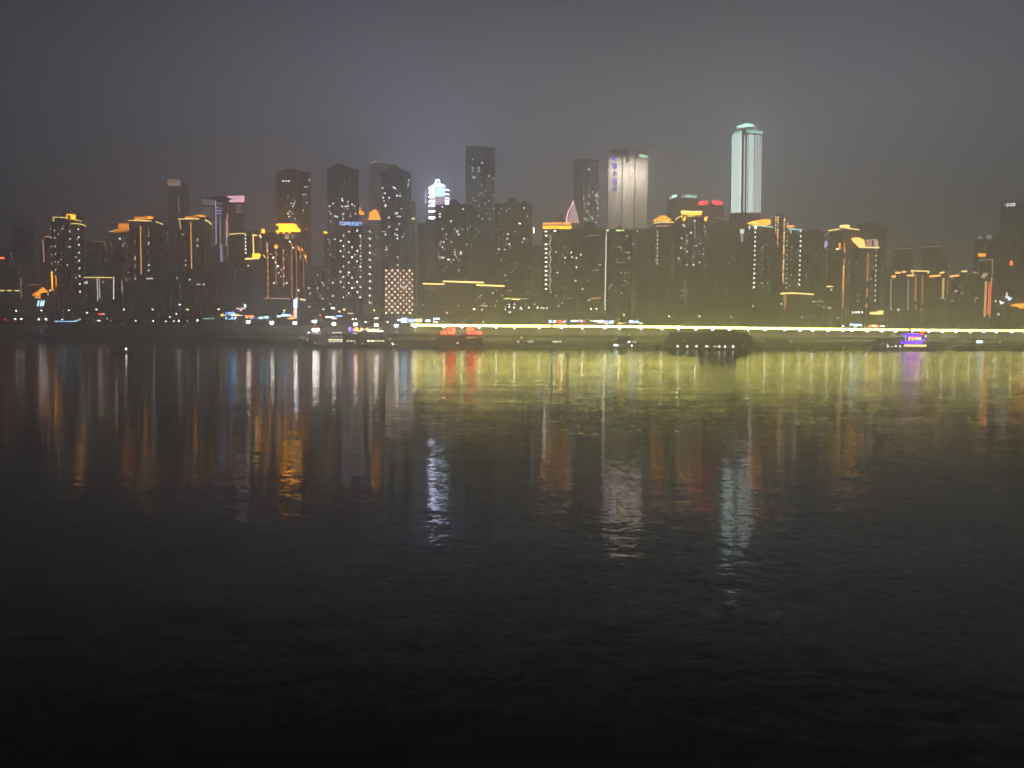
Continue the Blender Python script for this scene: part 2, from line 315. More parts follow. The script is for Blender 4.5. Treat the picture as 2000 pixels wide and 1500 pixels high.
b = Bld(LB, 'dark block with one thin white corner line behind the gold-framed hall', [(224, 96), (246, 96)], 545, 'tile_dark'); b.bar((238.5, 548), (239, 572), .8, 'peach'); b.win(246, 547, 2, 2, 'wd')
b = Bld(OT, 'far slim tower with a wide peach lattice sign at its top and a sloping shoulder', [(327, 740), (352, 730), (371, 750)], 366, 'curtain', D=30)
b.poly([(327, 350), (352, 352), (352, 363), (328, 363)], 'peach', 'sign', 1.5, -.5); b.line([(327.5, 354.6), (352, 355.8)], .8, 'steel', 'frame', 1.2); b.poly([(352, 352), (358, 355), (367, 363), (352, 363)], 'concrete', 'shoulder', 12, 0)
b.bar((371, 364), (372, 425), 1.3, 'wx'); b.bar((361, 369), (361.4, 420), .9, 'concrete', 'fin'); b.bar((349, 386), (350, 418), 1.1, 'wd'); b.dots(340, 390, 346, 392, 3, 2.2, 3, 'wx', 'window'); b.scatter(16, 335, 352, 395, 425, 9, ('wx', 'wx', 'wd'))
b = Bld(RW, 'left tower with an orange crown and an orange central light line beside the white-striped tower', [(347, 110), (398, 108), (412, 135)], 430, 'tile_dark', D=22)
b.line([(348, 428), (370, 427.5), (388, 427.8), (401, 430)], .9); b.lattice(362, 390, 423, 430, 'orange', 'roof_crown', 9, 1); b.line([(400, 430), (405, 432), (411.5, 438)], 1.2, out=.8)
b.line([(351.5, 431), (353.5, 447)], 1.4, 'peach'); b.dots(372, 435, 374, 523, 25, .9, 1.6, 'amber')
for x, y, m in ((356, 458, 'ww'), (360, 458, 'wd'), (362, 479, 'wd'), (363, 498, 'wx'), (363, 509, 'wc'), (363, 518, 'wc'), (362, 533, 'wx'), (386, 467, 'wd'), (385, 470, 'wd'), (385, 480, 'ww'), (391, 445, 'wx'), (402, 498, 'wx'), (388, 514, 'wx'), (382, 538, 'wd')): b.win(x, y, 2.4, 1.6, m)
b = Bld(OT, 'curved office tower striped with white and lilac light lines', [(396, 265), (421, 258), (436, 268), (447, 285)], 388, 'curtain', D=30, rec=0)
b.poly([(396, 388), (421, 391), (421, 401), (396, 400)], 'leddim', 'sign', .8, -.3); b.poly([(423, 394), (435, 397), (436, 401), (424, 399)], 'leddim', 'crown', .8, -.4)
b.line([(420, 393), (421.5, 393), (422.5, 476), (415, 477)], .9, 'led'); b.line([(441.5, 426), (442, 479), (434, 479)], .8, 'led'); b.line([(433, 478), (434, 513)], .8, 'led'); b.line([(430, 422), (430.8, 512)], .5, 'led')
for y in (405.5, 411, 416.5): b.line([(422.5, y), (428, y), (434, y + 2.3)], .9, 'lilac')
for i in range(15): b.bar((396.5 + max(0, i - 6) * 1.6, 404 + i * 3.2), (419, 404.6 + i * 3.2), .5, 'leddim')
for x in (399, 404, 409, 415): b.bar((x, 404), (x + .4, 424), .6, 'leddim')
for y in (443, 448.5, 454, 460, 465, 482, 490.5, 501): b.bar((413, y), (421.5, y), .9, 'leddim')
for i in range(13): b.bar((430.5, 425 + i * 6.0), (441.5, 427.3 + i * 6.0), .5, 'leddim')
for i in range(27): b.win(444.2 + (i > 14) * .7, 419 + i * 3.1, 3.3 if i < 15 else 2.0, .9, 'amber' if i < 15 else 'wd', 'facade_light')
b = Bld(OT, 'far tower with a pink and lilac lit sign box above three white bars', [(444, 470), (477, 470)], 396, 'curtain', rec=0)
b.poly([(444, 383), (475, 382), (475, 395), (445, 395)], 'pinkled', 'sign', 3, -.4)
for i in range(7): b.bar((455.2 + i * 2.7, 383.6), (455.2 + i * 2.7, 394), .9, 'lilac', 'sign', .9)
for y in (402, 408, 414): b.bar((461.5, y), (474, y + .4), 1.2, 'peach')
b = Bld(RW, 'dark block with a thin gold roof line below the pink sign tower', [(447, 170), (478, 172)], 457.5, 'tile_dark'); b.line([(448, 457.6), (463, 456.6), (478, 456)], .8, 'goldw'); b.mast(461.5, 444, r=.25)
b = Bld(RW, 'block framed in gold with a gold bottom beam, left of the golden-roofed hotel', [(478, 175), (512, 175), (523, 182)], 457, 'tile_dark')
b.dots(479.5, 459, 480, 494, 6, 2.2, 1.8, 'wb'); b.bar((493, 459), (502, 460), 1.6); b.bar((494.5, 460), (495.8, 497), 1.2, 'goldw'); b.bar((507.5, 459), (510, 464.5), 1.5, 'festive'); b.dots(509, 468, 509.5, 491, 4, 1.4, 1.5, 'wd')
b.poly([(493, 496), (505, 495), (508, 498), (515, 497), (519, 503), (493, 503)], 'gold', 'roof_crown', 2, -.6); b.bar((478, 506), (507, 504), 2.0, 'goldw'); b.box(511, 517, 447.5, 456, 'gold', 'roof_lantern', 4, 0); b.line([(510, 455), (522, 456)], 1.0, 'orange'); b.box(480, 512, 450)
b = Bld(RW, 'tall dark twin tower rising behind the golden-roofed hotel', [(538, 215), (545, 205), (581, 205), (585, 216), (589, 208), (607, 212)], 340, 'tile_grey', D=34)
b.box(541, 578, 335, depth=18); b.box(552, 574, 331, depth=12, set=6); b.box(590, 606, 345, 352, depth=12); b.bar((581.5, 340), (583.5, 440), 1.2, 'concrete', 'fin')
b.dots(542, 353, 543, 353, 1, 2.2, 1.6, 'wc', 'window'); b.dots(553, 353.5, 564, 353.5, 3, 3, 1.6, 'wc', 'window'); b.bar((603, 349), (606.5, 354), 1.2, 'wd'); b.scatter(34, 556, 578, 375, 440, 11); b.scatter(22, 588, 606, 352, 480, 12)
b = Bld('hotel', 'hotel with a bright golden temple roof and thin lit pillars down its front', [(519, 98), (523, 92), (574, 92), (582, 96), (598, 112)], 456, 'tile_dark', D=24)
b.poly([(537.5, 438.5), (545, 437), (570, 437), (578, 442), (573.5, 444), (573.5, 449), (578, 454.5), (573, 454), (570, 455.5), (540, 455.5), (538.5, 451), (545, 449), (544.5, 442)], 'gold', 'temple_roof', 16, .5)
for x, ya, yb in ((522.8, 474, 584), (538.8, 489, 556), (553.5, 487, 558), (569.8, 474, 584), (577.6, 476, 498), (579, 500, 578), (586, 488, 505), (592.3, 491, 560), (598, 505, 516)):
    b.bar((x, ya), (x + .8, yb), .75, 'rose', 'pillar_light'); b.dots(x + .2, ya + 3, x + .8, yb - 3, max(2, int((yb - ya) / 12)), 1.1, 3.6, 'amber', d=1.5)
b.poly([(539, 477), (543, 482), (539, 486), (534.5, 482)], 'orange', 'ornament', .8, -.5); b.bar((522.5, 474), (523, 492), 1.3, 'goldw')
b.poly([(582, 479), (586, 489), (583, 488)], 'orange', 'gable_light', .8, -.5); b.poly([(588, 484), (592, 488), (591, 490)], 'orange', 'gable_light', .8, -.5); b.poly([(596, 498), (598.5, 501), (597, 505)], 'gold', 'gable_light', .8, -.5)
b.line([(517.5, 582.5), (530, 584), (548, 582.8), (566, 583.4)], .8, 'peach', out=1); b.line([(585, 584.5), (595, 586)], 1.0, 'festive', out=1)
for y in (458.5, 461, 463.5, 466): b.bar((557, y), (565, y), .5, 'wd')
for y in (458.5, 461, 463.5): b.bar((570, y), (573, y), .5, 'wd'); b.bar((576, y), (578, y), .5, 'wx')
for x, y, m in ((534, 503, 'wb'), (542.5, 520, 'wb'), (538.5, 513, 'wb'), (549, 540, 'wd'), (535, 553, 'ww'), (560, 553, 'wc'), (528, 496, 'wd'), (573, 484, 'wc'), (566, 472, 'wc'), (550, 527, 'wd'), (542, 497, 'wx'), (560, 497, 'wx'), (544, 533, 'wd'), (583, 567, 'wc')): b.win(x, y, 2.4, 2.2, m)
# low dark blocks on the left slope
b = Bld(LB, 'long dark low block on the slope below the orange-lined left towers', [(246, 98), (330, 98)], 548, 'tile_dark'); b.scatter(8, 260, 325, 550, 600, 21, ('wx', 'wd', 'wc')); b.box(270, 290, 541)
b = Bld(LB, 'dark low block with two small white windows below the white-striped tower', [(330, 100), (411, 98)], 534, 'tile_dark'); b.win(346, 543, 1.8, 1.8, 'wc'); b.win(370, 546, 1.8, 1.8, 'ww'); b.bar((386, 555), (392, 555.5), 1.2, 'whitew'); b.win(398, 555, 2, 1.6, 'wc'); b.box(342, 352, 529); b.box(360, 366, 530)
b = Bld(LB, 'grey stepped block with thin pale pilasters between the white-striped tower and the hotel', [(411, 102), (465, 100), (466, 100), (488, 100)], 516, 'tile_grey'); b.bar((465.5, 553), (465.5, 585), .7, 'concrete', 'fin'); b.dots(450, 539, 475, 537, 4, 1.7, 1.5, 'wx', 'window'); b.win(460.5, 529, 3, 1.5, 'wx'); b.win(503 - 18, 513 + 6, 2, 1.7, 'wc'); b.box(430, 470, 512)
b = Bld(LB, 'pale washed block with horizontal balconies left of the golden-roofed hotel', [(487, 94), (516, 96)], 536, 'tile_pale', rec=0)
for i in range(6): b.bar((490, 543 + i * 7), (502, 544 + i * 7), 1.2, 'concrete', 'balcony', .6)
# around SOMERSET
b = Bld(RW, 'big unlit tower with a peaked roof standing behind the block with blue letters', [(639, 175), (681, 170), (701, 190)], 331, 'tile_grey', D=30)
b.poly([(640, 331), (658, 319), (664, 319), (680, 331)], 'tile_grey', 'roof_gable', 20, 2); b.box(683, 694, 335, 345); b.bar((681.5, 334), (681.5, 440), 1.0, 'concrete', 'fin')
for x, y in ((668, 388), (669, 392), (680, 394), (688, 399), (643, 403), (668, 403), (675, 403), (670, 418), (670, 428), (655, 422), (659, 424)): b.win(x, y, 2.2, 1.7, 'wc')
b.scatter(30, 642, 698, 395, 440, 31)
b.scatter(24, 640, 657, 440, 560, 32)
b = Bld('hotel', 'hotel block with blue rooftop letters and a grid of small lit windows', [(657, 92), (709, 90), (717, 94), (723, 101), (727, 110)], 441, 'tile_dark', D=26)
b.text('SOMERSET', (664, 440), (708, 441), 7.2, 'signblue'); b.box(672, 705, 436, depth=8)
for r in range(14):
    y = 450.5 + r * 10
    for c in range(5):
        x = 665 + c * 16.3 + (8 if r % 2 else 0) * .75
        if x < 709 and (r * 7 + c * 5) % 6: b.win(x, y + (c % 2) * 2, 1.6, 2.0, ('wb', 'ww', 'wc')[(r + c) % 3])
for r in range(10): b.win(704.5, 465 + r * 7.0, 1.8, 1.6, 'wd')
for r in range(11): b.win(721.8 + .3 * (r % 2), 452 + r * 13.9, 2.6, 2.2, 'festive' if r < 1 else 'wb'); b.win(725.2, 453.5 + r * 13.9, 1.4, 1.8, 'ww')
b.scatter(26, 659, 708, 450, 590, 33, ('wx', 'wd', 'wx'))
b = Bld(LB, 'low dark block with scattered bright windows right of the golden-roofed hotel', [(600, 110), (657, 105)], 530, 'tile_dark'); b.scatter(28, 602, 656, 534, 612, 34, ('wx', 'wc', 'wd', 'ww')); b.box(612, 640, 526)
b = Bld(RW, 'narrow dim tower with small gold top light just left of the blue-lettered block', [(632, 150), (640, 150)], 454, 'tile_grey', D=14); b.bar((633, 453), (639, 455), 1.6, 'gold')
b = Bld(OT, 'far hazy tower with a pink arc of light around its rooftop', [(720, 800), (726, 785), (760, 785), (765, 800)], 324, 'curtain', D=36, rec=0)
b.line([(724.5, 320), (727, 317), (730, 315.5), (736, 315)], 1.4, 'pinkled', out=.2); b.line([(743, 316), (750, 317.3), (760, 317.5), (763, 320)], 1.1, 'peach', out=.2); b.box(725, 763, 317, depth=24, set=1, mat='tile_grey', name='crown'); b.mast(737, 303, r=.5, set=10)
for x0, y0, x1, y1 in ((723, 336, 728, 333), (731, 335.5, 734, 335.5), (743, 332, 752, 332), (721, 361, 725, 356), (728, 360, 734, 360), (721, 398, 726, 394), (737, 352, 744, 352)): b.bar((x0, y0), (x1, y1), 1.5, 'wx')
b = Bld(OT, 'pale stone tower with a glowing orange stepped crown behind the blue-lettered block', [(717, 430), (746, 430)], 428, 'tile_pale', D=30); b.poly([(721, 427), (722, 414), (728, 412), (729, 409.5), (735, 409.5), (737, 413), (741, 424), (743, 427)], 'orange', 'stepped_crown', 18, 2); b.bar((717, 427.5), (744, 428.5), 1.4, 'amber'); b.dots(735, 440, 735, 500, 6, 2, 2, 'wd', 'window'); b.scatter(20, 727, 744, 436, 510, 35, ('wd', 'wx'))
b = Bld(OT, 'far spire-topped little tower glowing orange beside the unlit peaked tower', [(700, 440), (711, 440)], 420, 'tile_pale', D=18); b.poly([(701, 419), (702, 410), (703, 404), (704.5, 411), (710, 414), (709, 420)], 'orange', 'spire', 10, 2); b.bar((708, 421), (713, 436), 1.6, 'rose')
b = Bld(RW, 'tall dark tower with a rounded crest right of the blue-lettered block', [(744, 165), (788, 160), (803, 178)], 333, 'tile_dark', D=30)
b.poly([(755, 333), (757, 326), (764, 321.5), (773, 322), (782, 329), (789, 334), (789, 340), (755, 340)], 'tile_dark', 'roof_crest', 18, 2)
for x, y in ((769, 366), (772, 368), (775, 382), (748, 386), (760, 386), (753, 400), (753, 403), (797, 359), (799, 352), (797, 363), (759, 425), (775, 416), (760, 443), (775, 448), (776, 460), (776, 466), (753, 458)): b.win(x, y, 2.3, 1.8, 'wc')
b.scatter(52, 746, 790, 365, 520, 36, ('wc', 'ww', 'wd', 'wx', 'wx', 'wx'))
b = Bld(RW, 'narrow tower edge with one yellow light beside the dark rounded-crest tower', [(802, 300), (812, 300)], 393, 'tile_grey', D=20); b.bar((803, 427), (810, 427), 1.8, 'lime'); b.dots(810.5, 408, 811, 500, 5, 1.8, 1.8, 'wx')
b = Bld('hotel', 'square block whose front is a lattice of small triangular gold lights', [(752, 88), (801, 88), (812, 96)], 523, 'tile_tan', rec=0, D=22)
for r in range(15):
    for c in range(6):
        x = 754.5 + c * 11.3 + (5.6 if r % 2 else 0); y = 528.5 + r * 5.9
        if x < 809.5: b.win(x, y, 1.7, 1.9, 'wb' if (r + c) % 3 else 'festive', 'facade_light')
for c in range(11): b.bar((753 + c * 5.05, 525), (753 + c * 5.05, 611), .35, 'rose', 'light_strip', .2)
b.bar((783, 561), (793, 561), 1.3, 'icerose', 'sign'); b.mast(761, 519, r=.2)
b = Bld(RW, 'unlit hazy slab between the lattice-lit block and the icy lit tower', [(815, 250), (832, 248), (853, 250)], 436, 'tile_grey'); b.box(831, 852, 429); b.scatter(14, 817, 851, 460, 540, 37, ('wx', 'wx', 'wd'))
b = Bld(OT, 'icy white and blue lit tower with banded corners and a small lantern on top', [(837, 430), (850, 420), (868, 420), (877, 430)], 367, 'curtain', D=36, rec=0)
b.poly([(842, 364), (845, 361), (867, 361), (871, 366), (871, 369), (839, 369)], 'ice', 'crown', 14, 1); b.line([(851, 352), (850.5, 360)], 1.2, 'ice'); b.line([(858.5, 352), (858, 360)], 1.2, 'ice'); b.line([(850.5, 352), (859, 352)], 1.6, 'ice', 'lantern'); b.bar((848, 360), (866, 361), 1.8, 'ice')
for y, m, t in ((367.5, 'ice', 4), (376, 'ice', 2.6), (384, 'ice', 2.6), (394, 'ice', 2.4), (402, 'ice', 2.4), (413, 'ice', 2.4), (425.5, 'ice', 3)): b.line([(838.2, y), (849.5, y)], t, m, 'light_band', .6)
b.poly([(839, 377), (849, 377), (849, 383), (839, 383)], 'festive', 'light_panel', .5, -.25); b.poly([(839, 386), (849.5, 386), (849.5, 400), (838, 400)], 'whitew', 'light_panel', .5, -.25); b.poly([(839, 369), (849, 369), (849, 373), (839, 373)], 'icecyan', 'light_panel', .5, -.25)
for y in (370.5, 379, 387, 393, 397.5): b.bar((869.5, y), (876, y + .6), 2.0, 'ice', 'light_band', .6)
for i in range(8): b.bar((851.5 + i * 2.3, 366), (851.5 + i * 2.3, 384), 1.0, 'icecyan', 'light_fin'); b.bar((851.5 + i * 2.3, 384.5), (851.5 + i * 2.3, 402), .9, 'icerose', 'light_fin')
b.bar((834.8, 370), (835.2, 399), 1.6, 'lilac', 'light_strip', 4); b.mast(848.5, 308, r=.5, set=14); b.win(847, 312, 1.2, 1.2, 'red', 'beacon')
b = Bld(RW, 'dark tower with a domed roof standing in front of the icy lit tower', [(850, 165), (876, 158), (912, 158), (925, 172)], 401, 'tile_dark', D=28)
b.poly([(875, 401), (878, 393), (884, 389.5), (891, 389.5), (896, 394), (899, 401)], 'tile_dark', 'roof_dome', 16, 3); b.box(904, 918, 397)
for x, y in ((864, 404), (859, 418), (859, 423), (905, 409), (881, 432), (893, 452), (896, 458), (864, 483), (900, 492), (900, 495), (875, 507), (878, 507), (862, 503), (866, 503)): b.win(x, y, 2.2, 2.0, 'wc')
b.scatter(62, 853, 922, 440, 530, 38, ('wc', 'ww', 'wd', 'wx', 'wx', 'wx'))
b = Bld(OT, 'tallest dark glass slab in the middle, flat topped, dotted with windows', [(909, 340), (926, 332), (967, 340)], 287, 'curtain', D=36)
for x, y in ((923, 311), (942, 318), (923, 328), (923, 333), (935, 328), (935, 334), (923, 346), (926, 347), (955, 344), (964, 349)): b.win(x, y, 2.8, 2.0, 'wc')
b.scatter(72, 919, 966, 344, 475, 39, ('wc', 'ww', 'wd', 'wx', 'wx', 'wx')); b.bar((908.6, 369), (908.8, 392), .8, 'wx')
b = Bld(RW, 'dark tower with two roof bumps right of the tallest dark glass slab', [(966, 165), (976, 160), (1028, 160), (1040, 172)], 398, 'tile_dark', D=30)
b.poly([(989, 398), (991, 391), (996, 386), (1005, 386), (1009, 391), (1011, 398)], 'tile_dark', 'roof_dome', 14, 3); b.box(1020, 1032, 393); b.bar((1042, 444), (1042.3, 456), 1.2, 'wb'); b.box(1022, 1030, 391, set=7)
b.scatter(66, 968, 1036, 405, 600, 40, ('wc', 'wd', 'wd', 'wx', 'wx'))
for x, y in ((1024, 406), (1014, 436), (1016, 437), (992, 457), (991, 466), (995, 477), (1023, 466), (974, 487)): b.win(x, y, 2.2, 1.9, 'wc')
b = Bld('exhibition_hall', 'wide low building edged by three stepped bright gold roof lines', [(825, 92), (868, 91), (946, 91), (985, 92)], 553, 'tile_tan', rec=0, D=24)
b.line([(825.5, 554), (868, 555)], 1.3, out=.8); b.line([(865, 549.5), (945, 552)], 1.6, out=.8); b.line([(930, 556.5), (985, 559)], 1.5, out=1.2); b.box(865, 946, 549, depth=14, set=1, mat='tile_tan', name='upper_storey')
b.line([(832, 564), (850, 564)], .5, 'rose'); b.scatter(18, 925, 983, 565, 610, 41, ('wd', 'wc', 'wx')); b.win(926, 604, 3.4, 1.6, 'wb'); b.win(895, 597, 3, 1.6, 'wd'); b.win(941, 597, 2.8, 1.6, 'wd'); b.win(941, 605, 2, 1.6, 'wc'); b.win(873, 611, 1.8, 1.8, 'wc'); b.win(818 + 8, 596, 2, 1.8, 'wd'); b.win(934, 581, 1.8, 1.8, 'wd')
b = Bld(LB, 'low dark block with a short glowing cornice right of the stepped gold roof lines', [(985, 95), (1060, 95)], 578, 'tile_grey'); b.dots(986, 583, 995, 583, 4, 2, 1.5, 'lime'); b.bar((999, 584), (1015, 585), 1.4, 'goldw'); b.dots(1018, 583, 1031, 583, 5, 1.5, 1.3, 'wd', 'window'); b.scatter(18, 986, 1057, 592, 612, 42, ('wd', 'wc', 'wx', 'wb'))
for x in (1004, 1017, 1033, 1050, 1068 - 10): b.win(x, 601, 1.8, 1.8, 'wb')
b = Bld(RW, 'hazy dark slab filling the gap behind the gold lattice-crowned tower', [(1036, 260), (1064, 260)], 480, 'tile_grey'); b.scatter(14, 1040, 1062, 500, 580, 43, ('wx', 'wd'))
# centre right
b = Bld('hotel', 'dark tower with a gold half-width lattice crown and a column of stair windows', [(1060, 92), (1116, 90), (1145, 94)], 448, 'tile_dark', D=28)
b.lattice(1060, 1116, 441, 446.5, 'gold', 'roof_crown', 12, .3); b.line([(1060, 436.5), (1090, 435.5), (1115, 435.5)], .8, 'orange', out=.5); b.dots(1062, 440, 1114, 440, 16, .9, 5.5, 'amber', d=2)
for y in [452, 460] + [477 + i * 8.7 for i in range(11)]: b.win(1066.5, y, 3.6, 1.5, 'wb')
b.win(1084, 451, 3.4, 1.3, 'wb')
for i in range(22): b.win(1074.5 + 1.2 * math.sin(i * 1.6), 461 + i * 5.2, 1.2, 1.5, 'ww')
b.scatter(30, 1085, 1143, 480, 600, 44, ('wd', 'wx', 'wx', 'wc'))
for x, y in ((1104, 503), (1126, 504), (1116, 493), (1126, 522), (1124, 548), (1138, 565), (1068, 602), (1050 + 12, 602)): b.win(x, y, 1.9, 1.9, 'wc')
b = Bld(RW, 'small dark roof block with a water tank behind the gold lattice-crowned tower', [(1086, 240), (1102, 240)], 425, 'tile_dark', D=16); b.box(1090, 1100, 417); b.win(1092, 423, 1.8, 1.8, 'wx')
b = Bld('spire_tower', 'slender pink-lit pyramid spire in the hazy centre right', [(1107, 330), (1131, 330)], 436, 'tile_pale', D=24, rec=0)
pts = b.fp_at(1107, 436)[0], b.fp_at(1131, 436)[0]; tip = b.fp_at(1120, 390, 10)[0]
mid = (pts[0] + pts[1]) / 2; bk = [p * (1 + 20 / p.y) for p in pts]
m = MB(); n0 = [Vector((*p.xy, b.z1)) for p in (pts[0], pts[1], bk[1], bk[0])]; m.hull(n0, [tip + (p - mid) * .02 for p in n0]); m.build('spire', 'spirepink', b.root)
b.line([(1107, 438), (1107, 424), (1111, 411), (1117, 400), (1120, 392)], 1.5, 'pinkled', out=.3); b.mast(1120, 386, 394, .35, 10); b.line([(1130, 438), (1129, 425), (1124, 408)], .9, 'peach', out=.3)
b = Bld(OT, 'far pale tower speckled with sparkling white lights and topped by a needle', [(1121, 720), (1140, 700), (1170, 712)], 314, 'tile_pale', D=40)
b.mast(1158, 295, r=.8, set=14); b.win(1158.5, 296, 1.6, 1.6, 'wd', 'beacon'); b.scatter(46, 1141, 1169, 316, 375, 45, ('wx', 'wx', 'wd', 'whitew'), 2.2, 3.6); b.scatter(0, 1141, 1169, 370, 440, 46)
rs = random.Random(5)
for i in range(46): b.win(rs.uniform(1139, 1169), rs.uniform(372, 444), rs.uniform(1.6, 3.4), rs.uniform(2, 6), rs.choice(('ww', 'whitew', 'wd', 'wc')), 'facade_light')
for i in range(16): b.win(rs.uniform(1121, 1138), rs.uniform(325, 375), 1.6, 1.8, 'wx', 'facade_light')
b.win(1151, 331, 3, 3, 'wb')
b = Bld(RW, 'dark mid-height slab with a boxy roof in front of the sparkling needle tower', [(1140, 150), (1183, 150)], 449, 'tile_grey'); b.box(1141, 1162, 436, depth=14); b.box(1146, 1160, 434, set=8); b.bar((1148, 461), (1170, 459), .9, 'wx'); b.scatter(12, 1145, 1180, 500, 560, 47, ('wx', 'wd')); b.win(1172, 517, 4, 1.6, 'wd')
b = Bld(LB, 'low block with a short glowing brick-coloured roof ridge', [(1140, 94), (1181, 94)], 586, 'tile_tan'); b.line([(1150, 586), (1158, 582.5), (1166, 583), (1174, 581.5)], 1.6, 'rose', out=.8); b.win(1150, 586, 1.7, 1.7, 'wb'); b.win(1154.5, 603, 2, 2, 'wb'); b.win(1165, 603, 2, 2, 'wb')
b = Bld(RW, 'dark tower with a lime roof line and white bulbs dotted down its left corner', [(1180, 94), (1186, 90), (1236, 90), (1246, 100)], 449, 'tile_dark', D=28)
b.bar((1203, 450), (1213, 450), 1.4, 'lime'); b.bar((1215, 450), (1245, 451), 1.4, 'lime'); b.bar((1185, 450), (1189, 450), 1.6, 'lime'); b.dots(1184.3, 457, 1181.6, 604, 30, 1.5, 1.5, 'wb'); b.box(1206, 1214, 443)
for x, y in ((1197, 454), (1224, 461), (1223, 493), (1228, 493), (1228, 504), (1236, 477), (1240, 477), (1226, 552), (1221, 548), (1190, 562), (1194, 557), (1238, 573)): b.win(x, y, 1.9, 1.9, 'wd')
b.scatter(30, 1190, 1240, 460, 590, 48, ('wx', 'wx', 'wd')); b.poly([(1190, 452), (1203, 452), (1203, 474), (1190, 474)], 'curtain', 'glazing', .4, -.15)
b = Bld('bank_tower', 'large pale floodlit tower with blue characters down its left side and a notched roof', [(1189, 310), (1216, 300), (1240, 300), (1266, 312)], 294, 'stone_lit', D=44, rec=0)
b.bar((1216, 295), (1214.5, 448), 1.0, 'rubber', 'joint', .15); b.bar((1240.3, 295), (1238.5, 448), 1.0, 'rubber', 'joint', .15); b.poly([(1222.5, 293.3), (1227.5, 293.3), (1228, 311), (1229.5, 312), (1229.5, 318), (1222, 318)], 'rubber', 'roof_notch', .6, -.3)
b.poly([(1199.3, 304), (1202.5, 308.5), (1199.3, 313.7), (1195.5, 309.5)], 'bluesign', 'emblem', .6, -.4)
for i, ch in enumerate('恒丰银行'):
    y = 329 + i * 14.6; b.text(ch, (1196.5 - i * .15, y), (1205.5 - i * .15, y), 10.5, 'bluesign')
b.text('voco', (1248.3, 306), (1263.7, 308.5), 4.6, 'mint'); b.line([(1224, 376), (1224, 396)], .6, 'wx')
BANK = b
b = Bld(RW, 'hazy dark slab to the right of the floodlit bank tower', [(1240, 230), (1284, 230)], 447, 'tile_grey'); b.scatter(10, 1245, 1280, 470, 560, 49, ('wx',))
b = Bld(RW, 'hazy tower topped by a tiered orange pagoda roof right of the bank tower', [(1272, 190), (1278, 180), (1312, 180), (1320, 192)], 443, 'tile_grey', D=24)
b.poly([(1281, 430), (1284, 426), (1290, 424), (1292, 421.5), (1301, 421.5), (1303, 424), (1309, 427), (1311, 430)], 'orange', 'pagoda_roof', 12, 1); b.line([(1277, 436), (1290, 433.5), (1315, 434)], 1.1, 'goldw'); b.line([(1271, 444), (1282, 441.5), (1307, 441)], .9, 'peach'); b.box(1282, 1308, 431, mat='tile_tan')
b.dots(1284.5, 453, 1283.5, 515, 9, 1.5, 1.8, 'ww'); b.scatter(10, 1274, 1284, 480, 515, 50, ('wd', 'wx'))
b = Bld(OT, 'hazy tower carrying two white rooftop signs with small red emblems', [(1303, 380), (1324, 370), (1366, 372)], 386, 'curtain', D=34, rec=0)
b.bar((1312, 384.5), (1322, 381.8), 3.8, 'mint', 'sign'); b.bar((1307.5, 388), (1310.5, 386), 3.6, 'icerose', 'emblem'); b.poly([(1331, 386), (1333.5, 380.5), (1336, 386)], 'icerose', 'emblem', .8, -.5); b.text('FERRCO', (1338.5, 386), (1360, 386.5), 5.6, 'mint'); b.dots(1330, 401, 1347, 401, 4, 2.2, 2, 'wx')
b = Bld(OT, 'hazy tower carrying two glowing red rooftop signs', [(1362, 330), (1386, 318), (1390, 318), (1414, 326)], 401, 'curtain', D=34, rec=0)
for pl in ([(1363, 399), (1366, 394), (1372, 392.6), (1382, 392), (1382, 399), (1372, 400.5)], [(1391.5, 392), (1401, 392), (1408, 393), (1411, 396), (1411, 400), (1400, 400), (1393, 398)]):
    b.poly(pl, 'redtube', 'sign', .8, -.4)
    x0 = pl[0][0]
    for k in range(3): b.bar((x0 + 5 + k * 4.6, 395), (x0 + 4.6 + k * 4.6, 399), .9, 'red', 'sign', 1.1)
b.dots(1383, 407, 1391, 407, 3, 2, 1.6, 'wx'); b.line([(1392, 425), (1412, 426.5)], .7, 'wx')
b = Bld('hotel', 'round-fronted tower with a bright gold rooftop sign band and a gold arc cornice', [(1320, 150), (1334, 140), (1375, 140), (1383, 150)], 424, 'tile_dark', D=26)
b.lattice(1330, 1371, 411.5, 418, 'gold', 'roof_crown', 12, 1.5); b.dots(1332, 413.5, 1370, 413.8, 10, 1.2, 3, 'festive', d=1.6); b.line([(1320.5, 430), (1321, 427), (1327, 424), (1333, 422), (1355, 422), (1381, 424)], 1.0, 'goldw'); b.poly([(1332, 423), (1339, 423), (1337.5, 431), (1334, 431)], 'gold', 'cornice_light', .6, -.35); b.poly([(1376, 424.5), (1381, 425), (1379, 432), (1377, 432)], 'gold', 'cornice_light', .6, -.35); b.box(1334, 1372, 419, mat='tile_dark')
for x, y in ((1334, 439), (1337, 442), (1350, 454), (1349, 455), (1376, 442), (1377, 452), (1357, 431), (1360, 480), (1355, 517), (1326, 505), (1330, 484)): b.win(x, y, 2.1, 1.9, 'wc')
b.scatter(58, 1323, 1380, 452, 520, 51, ('wd', 'wx', 'wx', 'wc')); b.bar((1357, 433), (1357, 466), .8, 'wx')
b = Bld(RW, 'large unlit block in the haze left of the tower with twin gold light columns', [(1383, 215), (1450, 215)], 437, 'tile_grey', D=34); b.box(1400, 1424, 431); b.dots(1380 + 5, 437, 1389, 437, 2, 2, 1.5, 'wd'); b.scatter(20, 1388, 1445, 500, 570, 52, ('wx', 'wx', 'wd'))
b = Bld(LB, 'low hazy block with faint stacked windows in front of the round-fronted tower', [(1246, 120), (1300, 115), (1385, 118)], 545, 'tile_grey'); b.scatter(30, 1328, 1345, 548, 596, 53, ('wx',)); b.box(1290, 1310, 539); b.win(1302, 598, 1.8, 1.8, 'wx')
